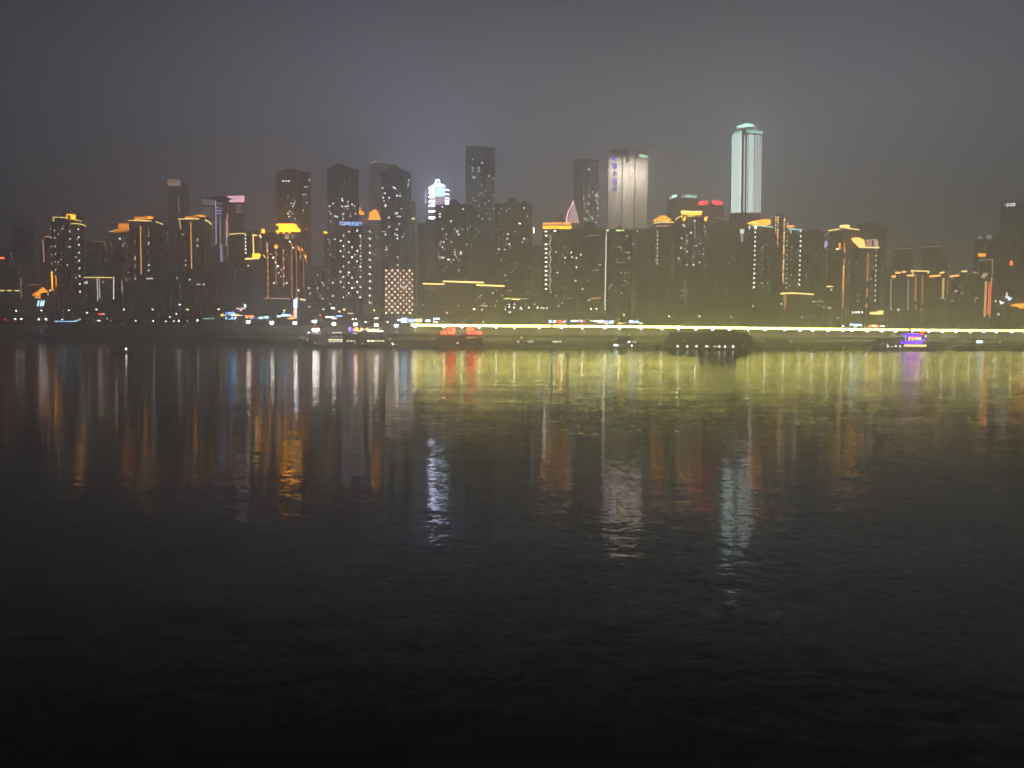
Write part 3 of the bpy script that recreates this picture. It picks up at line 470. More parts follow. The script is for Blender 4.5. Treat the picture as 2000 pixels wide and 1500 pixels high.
b = Bld(OT, 'tallest tower, ribbed with pale green vertical light fins under a lit domed crown', [(1429, 355), (1449.5, 340), (1455, 340), (1487, 352)], 258, 'tile_dark', D=50, rec=0)
for x in (1430.5, 1433.4, 1436.3, 1439.2, 1442.1, 1445.0, 1447.4): b.bar((x + .5, 265 - (x - 1430) * .25), (x - 1.4, 416), 1.65, 'fin', 'light_fin', .4)
for x in (1463, 1465.8, 1468.6, 1471.4): b.bar((x, 263), (x - 1.4, 415), 1.6, 'fin', 'light_fin', .4)
for x in (1454.2, 1459.6, 1475.2, 1478, 1481, 1483.4, 1486.4): b.bar((x, 264), (x - 1.6, 415), 1.0, 'finpale', 'light_fin', .4)
b.poly([(1433, 257), (1449, 252), (1453, 251), (1457, 251), (1485, 255), (1485, 259), (1433, 262)], 'stone_lit', 'crown_base', 24, 3)
b.poly([(1439, 250), (1448, 244), (1456, 241), (1464, 241), (1472, 243.5), (1476, 246), (1470, 247), (1460, 246), (1448, 248)], 'mint', 'dome', 20, 6)
b.poly([(1437, 252), (1448, 247.5), (1474, 246.5), (1482, 251), (1480, 255), (1440, 255)], 'stone_lit', 'dome_drum', 20, 7)
for pl in ([(1436, 250.5), (1441, 247.5)], [(1436.5, 255), (1444, 251.5)], [(1474, 244.5), (1482, 247)], [(1474, 249), (1482, 252)]): b.line(pl, 1.6, 'peach', out=-3)
b.text('AASNU', (1432, 265.5), (1449, 261), 6, 'mint'); b.text('CaSNUO', (1457.5, 258.5), (1489, 262.5), 6.2, 'mint')
b = Bld(OT, 'dark square podium block directly beneath the pale green ribbed tower', [(1425, 300), (1450, 290), (1484, 296)], 417, 'tile_dark', D=40)
b = Bld(RW, 'wide tower with twin columns of glowing gold windows and orange sloping roofs', [(1445, 112), (1473, 92), (1508, 90), (1536, 90), (1570, 100)], 447, 'tile_dark', D=28)
b.poly([(1460, 436), (1470, 432), (1492, 428.5), (1505, 428.5), (1505, 438), (1478, 439), (1470, 440)], 'orange', 'sloping_roof', 12, .5); b.poly([(1538, 441), (1549, 440), (1553, 441), (1547, 444), (1538, 445)], 'orange', 'sloping_roof', 8, 1); b.line([(1460, 436.5), (1470, 433.5), (1478, 434.5), (1470, 439)], .9, 'goldw')
b.bar((1478, 440), (1510, 444), 1.3, 'teal'); b.bar((1540, 447), (1566, 449), 1.3, 'teal'); b.bar((1538.5, 435), (1538.5, 445), 1.0, 'icerose')
b.poly([(1445, 448), (1453, 448), (1452, 456), (1446, 456)], 'whitew', 'uplight_wash', .5, -.3); b.poly([(1446, 456), (1452, 456), (1451, 472), (1447, 472)], 'wx', 'uplight_wash', .5, -.3); b.poly([(1462, 441), (1465, 441), (1464.5, 448), (1462.5, 448)], 'whitew', 'uplight_wash', .5, -.3); b.poly([(1474, 441), (1478.5, 441), (1477, 447), (1474.5, 447)], 'wb', 'uplight_wash', .5, -.3); b.bar((1544, 448), (1544, 456), 1.0, 'whitew', 'uplight_wash'); b.bar((1558.5, 449), (1558.5, 458), 1.0, 'wx', 'uplight_wash')  # wash of light on the walls made as glowing panels
b.dots(1475.4, 454, 1472.2, 561, 13, 1.9, 1.7, 'wb'); b.dots(1537.6, 452, 1535.5, 562, 13, 1.2, 1.6, 'ww'); b.dots(1564.5, 452, 1561.5, 556, 12, 1.3, 1.8, 'wb')
m = []
for i in range(30):
    y = 424.5 + i * 5.05; k = -i * .125
    for j, x in enumerate((1515.2, 1519.6 + .2, 1532.4)): b.win(x + k, y, (2.0, 2.0, 2.6)[j], 2.3, ('amber', 'ww', 'peach', 'amber')[(i * 3 + j * 5 + i // 4) % 4], 'window', 1.4)
b.poly([(1511.6, 422.5), (1537, 422.5), (1534, 574), (1507, 574)], 'tile_tan', 'core_wall', .8, -.1); b.box(1522, 1530, 417, 425, 'roofing', 'penthouse', 8, 3); b.mast(1525, 409, 418)
b.scatter(26, 1480, 1506, 470, 560, 54, ('wx', 'wx', 'wd', 'rose')); b.scatter(18, 1540, 1560, 480, 560, 55, ('wx', 'wx', 'wd'))
b = Bld(LB, 'low terrace with a glowing gold edge at the foot of the twin gold column tower', [(1523, 86), (1588, 86)], 572, 'tile_tan', rec=0, D=12); b.line([(1524, 574), (1530, 572.8), (1550, 572.4), (1588, 575)], 1.4, 'goldw', out=.8); b.poly([(1530, 576), (1537, 576), (1535, 604), (1532, 604)], 'rose', 'uplight_streak', .4, -.25)  # streak of light below the gold edge made as a glowing panel
b.win(1471, 594.5 + 3, 1.3, 3, 'lime'); b.win(1496 + 30, 592 + 2, 3, 3, 'teal')
b = Bld(RW, 'dark unlit slab right of the twin gold column tower', [(1570, 150), (1611, 150)], 451, 'tile_grey', D=28); b.scatter(22, 1573, 1608, 490, 565, 56, ('wx', 'wx', 'wd')); b.box(1580, 1600, 447)
b = Bld(LB, 'low dark block with a few stepped bright windows between the right-hand towers', [(1571, 96), (1634, 96)], 572, 'tile_dark'); b.dots(1587, 589, 1605, 589, 4, 1.9, 1.6, 'wd', 'window'); b.win(1587.5, 589, 2.2, 1.8, 'wb'); b.dots(1597, 595.5, 1600, 595.5, 2, 1.6, 1.4, 'wd', 'window'); b.dots(1607, 599.5, 1610, 599.5, 2, 1.6, 1.4, 'wd', 'window'); b.dots(1618, 601.5, 1622, 601.5, 3, 1.6, 1.4, 'ww', 'window'); b.bar((1614.5, 559.5), (1626.5, 559.5), 1.4, 'goldw'); b.win(1624, 566, 3, 1.8, 'lime'); b.win(1567 + 5, 603, 1.6, 1.6, 'wx')
b = Bld(OT, 'far block with a small violet neon sign on its left side', [(1602, 330), (1626, 330)], 458, 'tile_grey'); b.poly([(1602, 479), (1605, 475), (1616, 473), (1617, 479), (1612, 484), (1606, 487)], 'violetpale', 'sign', .8, -.4); b.line([(1606, 482), (1609, 474), (1614, 480)], 1.2, 'signblue', 'sign', 1); b.dots(1608, 459, 1616, 459, 3, 2, 3, 'lilac'); b.bar((1606, 471.5), (1617, 471), 1.2, 'icerose')
b = Bld(RW, 'dark tower with a pale gold shallow roof line and a red and gold light column', [(1617, 110), (1648, 100), (1679, 110)], 447.5, 'tile_dark', D=26)
b.line([(1617.5, 450.5), (1632, 448.5), (1650, 446)], 1.2, 'goldw'); b.line([(1653, 446), (1664, 447), (1678, 448.8)], 1.2, 'goldw'); b.box(1641.5, 1648, 439.5, 444, 'goldw', 'roof_lantern', 4, 1); b.box(1651, 1660, 438.5, 444, 'goldw', 'roof_lantern', 4, 1); b.box(1640, 1662, 444, mat='tile_tan')
b.poly([(1639, 475), (1649.5, 475), (1649.5, 487), (1639, 487)], 'orange', 'sign', .8, -.4); b.win(1635.5, 486.5, 4, 1.6, 'wb'); b.bar((1649.3, 487), (1649.8, 494), 1.8, 'peach'); b.bar((1648.4, 505), (1645.6, 601), 2.2, 'rose', 'light_strip'); b.dots(1648.3, 508, 1645.8, 598, 14, 1.5, 3.4, 'amber', d=1.6)
b.dots(1616.8 + 1, 456, 1615, 540, 9, 1.3, 1.6, 'wd'); b.dots(1630.5, 492, 1630, 502, 2, 1.4, 1.6, 'wd'); b.dots(1650.5, 452, 1650, 470, 4, 1.2, 2, 'wx'); b.scatter(16, 1652, 1664, 490, 580, 57, ('wx', 'wx', 'wd'))
b = Bld(RW, 'large unlit grey slab behind the glowing rooftop frame on the right', [(1672, 230), (1690, 222), (1733, 232)], 438, 'tile_grey', D=36); b.box(1694, 1720, 434); b.scatter(8, 1718, 1730, 480, 590, 58, ('wx',))
b = Bld('hotel', 'dark tower with a glowing gold roof frame and a broken red-gold light line', [(1663, 96), (1678, 90), (1716, 90)], 484, 'tile_dark', D=26)
b.poly([(1663.5, 466), (1665, 464.5), (1673, 463.5), (1680, 464.5), (1688, 469), (1690, 480), (1690, 483.5), (1678, 483), (1672, 476), (1667, 472)], 'amber', 'roof_frame', 3, -.3)
b.line([(1691, 469.5), (1713, 468)], 1.3, 'peach'); b.line([(1678, 482.8), (1716.5, 484)], 1.5, 'goldw')
for x, w in ((1691.5, .8), (1694, .8), (1696.5, .7), (1700.5, 1.2), (1708.5, 2.4), (1712, 2.4)): b.bar((x, 470), (x + .8, 482.5), w, 'peach', 'roof_frame')
for ya, yb in ((494, 550), (564, 581), (592, 601)): b.bar((1695.6 - (ya - 494) * .035, ya), (1695.6 - (yb - 494) * .035, yb), 2.0, 'rose'); b.dots(1695.6 - (ya - 494) * .035, ya + 2, 1695.6 - (yb - 494) * .035, yb - 2, max(2, int((yb - ya) / 7)), 1.4, 3, 'amber', d=1.6)
b.dots(1711.8, 489, 1709, 587, 11, 1.6, 2.0, 'wb'); b.scatter(24, 1672, 1708, 500, 590, 59, ('wx', 'wx', 'wd')); b.win(1701, 545, 2, 2, 'teal'); b.dots(1663.5 + 1, 610, 1684, 610, 6, 1.2, 3, 'wb', jit=1.4)
b.poly([(1714.5, 607), (1725.5, 607), (1725, 614), (1700, 614), (1699.5, 609.5), (1714, 609)], 'goldw', 'shop_sign', .8, -1)
# right edge
b = Bld(RW, 'far right hazy tower with a faint rose arched roof', [(1745, 420), (1785, 420)], 487, 'tile_grey'); b.line([(1748, 485.5), (1756, 482), (1768, 478), (1780, 480), (1787, 482.5)], 1.1, 'rose', out=-2); b.line([(1747, 485.5), (1778, 486)], 1.0, 'peach'); b.dots(1783.5, 489, 1782, 520, 6, 1.6, 2, 'wx'); b.win(1749, 497, 3, 3, 'wx'); b.poly([(1749, 487), (1758, 481), (1775, 478), (1785, 487)], 'tile_grey', 'arched_roof', 16, 2)
b = Bld(RW, 'far right hazy tower with a straight peach roof line', [(1803, 410), (1836, 405), (1852, 412)], 483, 'tile_grey'); b.line([(1806, 483), (1814, 481.5), (1836, 481.5)], 1.2, 'peach'); b.dots(1844, 483, 1850, 483, 2, 2.6, 2, 'wx'); b.dots(1823.5, 507, 1822.5, 524, 2, 1.7, 2, 'ww'); b.dots(1843.5, 491, 1831, 515, 4, 1.6, 2, 'wx'); b.box(1806, 1830, 478)
b = Bld(RW, 'right-hand terrace block with white uplights on its piers and stepped gold roof pieces', [(1739, 96), (1777, 92), (1779, 92), (1815, 95)], 536, 'tile_tan', D=22)
b.box(1778.5, 1815, 528, 541, 'tile_tan', 'upper_block', 16, .4); b.line([(1779, 529), (1814.5, 530)], 1.4, 'goldw', out=.9); b.bar((1779.5, 527), (1784, 536), 1.0, 'goldw'); b.bar((1813, 530), (1812, 535), 1.0, 'goldw')
for x0, x1, y in ((1741, 1748, 540), (1748, 1758, 533), (1761, 1769, 531), (1771, 1784, 538)): b.bar((x0, y), (x1, y), 2.0, 'amber', out=.8)
b.bar((1788.5, 537), (1788, 588), 2.0, 'rose'); b.dots(1788.6, 539, 1788, 586, 9, 1.5, 4, 'amber', d=1.6); b.bar((1801.5, 537), (1800.5, 594), 1.7, 'rose'); b.dots(1801.5, 539, 1800.5, 592, 10, 1.2, 3, 'amber', d=1.6); b.bar((1788, 596), (1788.5, 605), 2, 'rose')
for x in (1739.5, 1773.5): b.bar((x, 545), (x, 602), 1.5, 'wx', 'uplight_wash'); b.win(x - 1 + 1.5, 604, 2, 3, 'wd', 'facade_light')  # white glow on the piers made as dim emissive bars
for x in (1753.5, 1756, 1799.5): b.win(x, 605, 1.8, 2.4, 'ww', 'facade_light')
b = Bld(RW, 'right-hand block with a short ladder of bright gold windows', [(1815, 96), (1853, 94)], 538, 'tile_tan', D=20); b.bar((1814, 540), (1836, 538), 1.9, 'amber', out=.8); b.bar((1835, 533), (1843, 532), 2.0, 'goldw', out=.8); b.box(1834, 1844, 531.5)
for i in range(10): b.win(1842.5 - i * .12, 545 + i * 4.0, 3.9, 1.5, 'goldw')
b.bar((1851, 546), (1850.5, 575), .9, 'rose'); b.dots(1837, 584, 1845, 584, 2, 2.4, 1.8, 'wd')
b = Bld(RW, 'right-hand dark block with small gold roof pieces beside the gold window ladder', [(1853, 98), (1875, 95), (1908, 98)], 541, 'tile_dark', D=20); b.bar((1855, 540), (1872.5, 538), 2.0, 'amber', out=.8); b.bar((1878, 530), (1888, 530), 2.0, 'goldw'); b.bar((1901, 532), (1908, 532.5), 2.0, 'peach'); b.box(1876, 1889, 531.5, mat='tile_dark'); b.box(1899, 1909, 534, mat='tile_dark'); b.dots(1852, 541, 1853, 541, 1, 2, 2, 'wb'); b.scatter(18, 1856, 1905, 555, 612, 60, ('wx', 'wd', 'ww')); b.win(1865.5, 570, 1.8, 1.8, 'ww'); b.win(1862.5, 587.5, 2, 2, 'wc'); b.dots(1906, 581, 1909, 583, 2, 1.7, 1.8, 'lime')
b = Bld(RW, 'right-hand slim tower with two ladders of bright gold windows and a red seam between them', [(1917, 92), (1939, 92)], 538, 'tile_tan', D=18)
for i in range(17): b.win(1926.3 - i * .18, 551.5 + i * 4.05, 4.0, 1.5, 'goldw')
for i in range(19): b.win(1936.8 - i * .22, 544 + i * 4.2, 2.2, 1.5, 'goldw')
b.bar((1932.5, 552), (1929, 614), .9, 'redtube'); b.poly([(1917, 542), (1921, 534), (1929, 533), (1929, 537), (1922, 543)], 'peach', 'roof_frame', 1, -.4)
b = Bld(RW, 'right-hand outlined tower with an orange sign on its top behind the gold window ladders', [(1911, 190), (1940, 190)], 507, 'tile_grey'); b.line([(1913, 510), (1918, 508), (1938, 507), (1938, 535)], .9, 'peach'); b.poly([(1911, 495), (1925, 495), (1925, 501), (1911, 501)], 'orange', 'sign', 1, 2); b.dots(1911.5, 521, 1911, 533, 4, 1.5, 1.7, 'wx'); b.dots(1926, 512, 1928, 530, 5, 1.5, 1.7, 'wx'); b.box(1911, 1926, 502, mat='tile_grey')
b = Bld(OT, 'hazy stepped wing with two square lit patches at the right edge', [(1905, 250), (1957, 250)], 458, 'curtain', D=30); b.poly([(1909, 461), (1919, 461), (1919, 467), (1909, 467)], 'wx', 'sign', .6, -.3); b.poly([(1927.5, 459), (1937, 459), (1937, 467), (1927.5, 467)], 'wx', 'sign', .6, -.3); b.scatter(12, 1910, 1955, 480, 500, 61, ('wx',))
b = Bld(OT, 'dark right-edge tower with white letters at its top', [(1955, 240), (1962, 230), (2034, 230)], 394, 'curtain', D=40)
b.text('VOCO', (1961, 404), (1982, 402.5), 6.0, 'white'); b.scatter(44, 1957, 1998, 408, 500, 62, ('wx', 'wx', 'wd')); b.poly([(1973, 518), (1973.5, 511), (1975.5, 508), (1977.5, 511), (1978.5, 518)], 'redhot', 'sign', .8, -.5); b.win(1990, 408, 2, 2, 'wd')
b = Bld(LB, 'low dark block at the right edge lit by white and pink shop lights', [(1938, 96), (2030, 96)], 566, 'tile_dark'); b.poly([(1962, 583), (1965, 577), (1966, 583)], 'whitew', 'shop_light', .6, -.4); b.poly([(1965, 577), (1967, 570), (1968.5, 575), (1967, 582)], 'pinkled', 'shop_light', .6, -.4); b.poly([(1968, 578), (1974, 582), (1978, 582), (1970, 587)], 'icecyan', 'shop_light', .6, -.4); b.poly([(1953, 587), (1957, 590), (1962, 590), (1955, 594)], 'white', 'shop_light', .6, -.4); b.win(1950, 614, 2.4, 3, 'wb'); b.win(1945, 588, 1.6, 3, 'wc'); b.win(1969, 595, 2, 2, 'wx')
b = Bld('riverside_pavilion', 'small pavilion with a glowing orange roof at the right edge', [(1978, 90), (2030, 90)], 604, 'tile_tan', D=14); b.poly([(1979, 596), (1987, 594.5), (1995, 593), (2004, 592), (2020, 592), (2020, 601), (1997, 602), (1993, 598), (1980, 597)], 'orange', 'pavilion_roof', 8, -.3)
# filler rows on the slope, in the haze between the towers
for x0, x1, y, off, lab in ((-120, -30, 470, 240, 'dark slab cut by the left frame edge'), (120, 210, 520, 170, 'hazy low slab between the two leftmost tall towers'), (600, 650, 520, 330, 'hazy low block seen in the gap left of the unlit peaked tower'), (1240, 1330, 520, 330, 'faint hazy block low in the gap right of the bank tower'), (1700, 1760, 520, 300, 'faint grey block right of the glowing roof frame'), (1840, 1915, 545, 260, 'faint grey block behind the right-hand gold roof pieces'), (2030, 2140, 430, 240, 'dark slab cut by the right frame edge')):
    b = Bld(LB, lab, [(x0, off), (x1, off)], y, 'tile_grey', D=24); b.scatter(8, x0 + 4, x1 - 4, y + 6, y + 40, int(x0) + 900, ('wx', 'wx', 'wd'))
# ------------------------------------------------------------------ land and river
def sheet(name, offs, mat, lift=0., px=range(-900, 3001, 50), zf=None, kind='structure', wob=0.):
    v = []; f = []; rs = random.Random(3); px = list(px)
    for p in px:
        Y0 = shore(p)
        for o in offs:
            Y = Y0 + o + (rs.uniform(-wob, wob) if 2 < o < 60 else 0); v.append(((p - 1000) / F * Y0, Y, (ground_z(o) if zf is None else zf(o)) + lift + (rs.uniform(-wob, wob) * .25 if 2 < o < 60 else 0)))
    n = len(offs)
    for i in range(len(px) - 1):
        for j in range(n - 1): f.append((i * n + j, (i + 1) * n + j, (i + 1) * n + j + 1, i * n + j + 1))
    me = bpy.data.meshes.new(name); me.from_pydata(v, [], f); me.materials.append(MAT[mat]); o = bpy.data.objects.new(name, me); COL.objects.link(o); o['kind'] = kind; return o
plain('bank_soil', (.14, .135, .115), .9, 0, .45, .06); plain('hill_soil', (.06, .06, .045), .9, 0, .5, .05); plain('asphalt', (.05, .05, .05), .8); plain('paving', (.22, .21, .2), .85)
sheet('ground', [-40, -8, 0, 5, 10, 14, 16, 22, 28, 34, 36, 43, 50, 56, 64], 'bank_soil', px=range(-900, 3001, 12), wob=.7)
sheet('hills', [64, 90, 110, 170, 240, 340, 480, 650, 900, 1500], 'hill_soil')
sheet('pavement', [57, 57.2, 64.8, 65], 'paving', 0, zf=lambda o: 24.0 + (.18 if 57.1 < o < 64.9 else -.4))
sheet('road', [65.2, 81], 'asphalt', 0, zf=lambda o: 24.45 + (o - 65) * .02)
sheet('path', [13.0, 13.1, 17.9, 18], 'concrete', 0, zf=lambda o: 8.7 if 13.05 < o < 17.95 else 4.5)
# river surface
m, N, L = newmat('river')
geo = N.new('ShaderNodeNewGeometry')
def vmath(op, a, b=None):
    n = nd(N, 'ShaderNodeVectorMath', operation=op); L.new(a, n.inputs[0])
    if b is not None:
        if isinstance(b, tuple): n.inputs[1].default_value = b
        else: L.new(b, n.inputs['Scale' if op == 'SCALE' else 1])
    return n.outputs[0]
def noise(sx, sy, det=2., rot=0., rough=.5):
    mp = nd(N, 'ShaderNodeMapping'); mp.inputs[3].default_value = (sx, sy, 1); mp.inputs[2].default_value = (0, 0, rot); L.new(geo.outputs['Position'], mp.inputs[0])
    z = nd(N, 'ShaderNodeTexNoise', {'Scale': 1, 'Detail': det, 'Roughness': rough}); L.new(mp.outputs[0], z.inputs[0]); return z
patch = noise(.004, .012, 3, .1); pr = nd(N, 'ShaderNodeMapRange', {'From Min': .35, 'From Max': .65, 'To Min': .55, 'To Max': 1.25}); L.new(patch.outputs[0], pr.inputs[0])
tot = None
for sx, sy, ax, ay, det, rot, pat in WAVES:
    z = noise(sx, sy, det, rot); v = vmath('MULTIPLY', vmath('SUBTRACT', z.outputs['Color'], (.5, .5, .5)), (ax, ay, 0))
    if pat: v = vmath('SCALE', v, pr.outputs[0])
    tot = v if tot is None else vmath('ADD', tot, v)
nrm = vmath('NORMALIZE', vmath('ADD', tot, (0, 0, 1)))
p = nd(N, 'ShaderNodeBsdfPrincipled', {'Base Color': (.002, .0025, .002, 1), 'Roughness': WROUGH, 'IOR': 1.29}); L.new(nrm, p.inputs['Normal'])
sy_ = N.new('ShaderNodeSeparateXYZ'); L.new(geo.outputs['Position'], sy_.inputs[0])
rr_ = nd(N, 'ShaderNodeMapRange', {'From Min': 120, 'From Max': 620, 'To Min': WROUGH, 'To Max': .145}); L.new(sy_.outputs[1], rr_.inputs[0]); L.new(rr_.outputs[0], p.inputs['Roughness'])
o = N.new('ShaderNodeOutputMaterial'); L.new(p.outputs[0], o.inputs[0]); MAT['river'] = m
me = bpy.data.meshes.new('river'); me.from_pydata([(-3400, -700, 0), (3400, -700, 0), (3400, 1300, 0), (-3400, 1300, 0)], [], [(0, 1, 2, 3)]); me.materials.append(m); o = bpy.data.objects.new('river', me); COL.objects.link(o); o['kind'] = 'structure'
# ------------------------------------------------------------------ riverside viaduct with its light strip
VP = [(803, 634.3), (900, 635), (1000, 635.8), (1125, 636.6), (1250, 637.5), (1375, 639), (1500, 640.5), (1625, 642), (1750, 643.5), (1875, 644.5), (2000, 645.2), (2300, 647)]
def vpt(px):
    for (a, b), (c, d) in zip(VP, VP[1:]):
        if px <= c: break
    return at(px, b + (d - b) * (px - a) / (c - a), shore(px) + 46)
c = vpt(1400); via = thing('viaduct', 'long riverside viaduct edged with one continuous bright yellow light strip', 'viaduct', (c.x, c.y, 12))
xs = [803 + i * 17 for i in range(89)]; dk = MB(); pr_ = MB()
for a, b in zip(xs, xs[1:]):
    A, B = vpt(a), vpt(b)
    lo = [A + Vector((0, y, z)) for y, z in ((.3, -2.2), (.3, 1.0), (.9, 1.0), (.9, .2), (11, .2), (11, 1), (11.4, 1), (11.4, -1.2), (8, -2.2))]; hi = [B + (v - A) for v in lo]; dk.hull(lo, hi)
dk.build('deck', 'concrete', via)
for i in range(0, 89, 4):
    A = vpt(xs[i]); o_ = MB().rod((A.x, A.y + 5.5, ground_z(46) - 1), (A.x, A.y + 5.5, A.z - 2), 1.1, k=8).build('pier', 'concrete', via)
segs = [(803, 936), (936.6, 1076), (1080, 1108), (1111.5, 1250), (1250.5, 1424), (1424.5, 1587), (1587.5, 1764), (1766.5, 1774.5), (1780, 1961.5), (1964, 2290)]
for a, b in segs:
    k = max(1, int((b - a) / 40)); st = MB()
    for i in range(k):
        A, B = vpt(a + (b - a) * i / k), vpt(a + (b - a) * (i + 1) / k); st.bar(A + Vector((0, 0, -.35)), B + Vector((0, 0, -.35)), STRIP_H, .5)
    st.build('light_strip', 'strip', via)
for x in (811, 867, 902, 936, 969, 1005, 1053, 1097, 1138, 1181, 1210, 1252, 1292, 1325, 1359, 1392, 1424, 1461, 1494, 1532, 1562, 1587, 1617, 1646, 1664, 1694, 1722, 1749, 1783, 1814, 1841, 1867, 1895, 1921, 1946, 1976, 2001, 2040):
    A = vpt(x); l = MB(); l.hull([A + Vector((u * .9, v * .5 - .3, -3.1)) for u, v in ((-.6, -1), (.6, -1), (.6, 1), (-.6, 1))], [A + Vector((u * 1.5, v * .7 - .3, -1.9)) for u, v in ((-1, -1), (1, -1), (1, 1), (-1, 1))]); l.build('lamp', 'striplamp', via)
for x in (1078, 1109.7, 1765.3, 1777, 1962.7):
    A = vpt(x); MB().rod((A.x, A.y - .5, A.z - 3), (A.x, A.y - .5, A.z + 7), .5, .25).build('pole', 'steel', via)
# ------------------------------------------------------------------ lamps
def lamp(label, px, py, off, mat, size=1.0, style='globe', group=None, cat='street lamp'):
    Y = shore(px) + off; p = at(px, py, Y); g = ground_z(off) + (.1 if off > 0 else 0)
    if off < 0: g = 0
    t = thing('street_lamp', label, cat, (p.x, p.y + .8, g), group)
    if p.z - .4 > g + .4: MB().rod((p.x, p.y + .8, g - .3), (p.x, p.y + .8, p.z + .6), .16, .09).build('pole', 'steel', t)
    if style == 'flood':
        MB().bar((p.x - 2.2, p.y + .8, p.z + 1.6), (p.x + 2.2, p.y + .8, p.z + 1.6), .25).build('arm', 'steel', t)
        for k in (-1.1, 1.1): MB().hull([(p.x + k + u * .35, p.y + v * .35, p.z - 1.6) for u, v in ((-1, -1), (1, -1), (1, 1), (-1, 1))], [(p.x + k + u * 1.0 * size, p.y + v * .6, p.z + 1.2) for u, v in ((-1, -1), (1, -1), (1, 1), (-1, 1))]).build('lamp_head', mat, t)
    else:
        MB().bar((p.x, p.y + .9, p.z + .5), (p.x, p.y - .2, p.z + .5 * size + .1), .14).build('arm', 'steel', t)
        MB().hull([(p.x + u * .45 * size, p.y + v * .4 * size, p.z - .55 * size) for u, v in ((-1, -1), (1, -1), (1, 1), (-1, 1))], [(p.x + u * .8 * size, p.y + v * .6 * size, p.z + .45 * size) for u, v in ((-1, -1), (1, -1), (1, 1), (-1, 1))]).build('lamp_head', mat, t)
    return t
where = ['near the left dark bank', 'before the lit low shops', 'beside the tall neon pylon', 'above the funnel of the long white cruise ship', 'behind the cruise ship bow windows', 'above the violet end of the cruise ship lights', 'above the gold cruise ship bunting', 'at the left end of the yellow viaduct strip']
for i, (x, y, s) in enumerate(((485, 629, .8), (531, 630.5, .9), (576, 630.5, .9), (614, 628, 1.2), (652, 632.5, .9), (694, 633.5, .9), (735, 635, .9), (774, 636, .9))):
    lamp('bright twin floodlight on the lower promenade ' + where[i], x, y, 40, 'flood', s, 'flood', 'twin floodlights along the lower promenade')
w2 = ['below the three lit podium bays', 'below the white neon of the pagoda hall', 'below the gold-lined left tower', 'below the gold-framed hall', 'right of the gold-framed hall', 'below the white-striped tower block', 'at the left of the flame lamps', 'just above its shorter neighbour', 'highest of the left cluster']
for i, (x, y) in enumerate(((31.5, 607), (81, 606.5), (134.5, 606), (188.3, 604.7), (242, 604.5), (298, 604.5), (331.5, 619), (344.5, 613), (351, 595))): lamp('small white street lamp on the upper road ' + w2[i], x, y, 84, 'bulb', .9, 'globe', 'white lamps along the upper road')
w3 = ['beside the red light at the far left', 'second from the red light', 'below the pagoda hall, left one of a pair', 'below the pagoda hall, right one of a pair', 'under the pink sign, first of a close pair', 'under the pink sign, second of a close pair', 'right of the pink sign', 'between the pink sign and the dark trees', 'left among the dark trees', 'right among the dark trees', 'dim one among the dark trees', 'left of the violet lamp', 'brightest beside the violet lamp', 'left of the cyan lettering']
for i, (x, y) in enumerate(((30, 623), (41.5, 623), (75.7, 623.5), (89.8, 623.6), (191.6, 626), (194.6, 626), (209.5, 622.4), (216, 626), (265, 626.6), (299.3, 627), (324.5, 627.7), (339.8, 627.2), (349, 627.3), (385.5, 625.5))): lamp('low white promenade lamp ' + w3[i], x, y, 60, 'bulb', (1.3, 1.3, 1.3, 1.4, .8, .8, .6, .6, .7, .7, .5, .7, 1.0, 1.2)[i], 'globe', 'low white lamps along the promenade')
for x, y, w in ((366, 604.5, 'above the violet lamp on the left bank'), (427, 604, 'left of the yellow and blue neon shop'), (555.5, 606.5, 'left of the tall neon pylon'), (672, 604.5, 'above the cruise ship, right one of two'), (663, 608.5, 'above the cruise ship, left one of two'), (731, 606, 'below the right edge of the blue-lettered block'), (801, 611, 'above the cyan shop sign')): lamp('warm orange flame-like lamp ' + w, x, y, 82, 'flame', 1.3, 'globe', 'orange flame-like lamps')
lamp('violet-white lamp on the left promenade', 366, 626, 60, 'violetpale', 1.2); lamp('red lamp at the far left of the promenade', 9.5, 623, 60, 'red', 1.4); lamp('smaller orange-red lamp just below the red lamp at the far left', 15, 626, 60, 'redhot', 1.0)
lamp('large bluish white lamp left of the pink sign', 170, 610.5, 82, 'white', 1.5); lamp('single red lamp above the cruise ship funnel', 625.5, 616, 80, 'red', 1.3); lamp('single green lamp above the yellow strip right of the red signs', 944, 629.3, 62, 'green', 1.4)
for x, y, w in ((1307, 617.5, 'left of a pair, below the pagoda-roofed tower'), (1366, 617.5, 'right of a pair, below the round-fronted tower'), (1566.5, 620, 'under the glowing gold terrace'), (1218.5, 614.5, 'above the coloured shop row'), (1428.5, 619.5, 'dimmest one above the yellow strip'), (1637, 621, 'left of the blue shop sign on the right')): lamp('warm lamp above the yellow strip ' + w, x, y, 84, 'wb' if x > 1400 else 'flame', 1.1 if x < 1400 else .8)
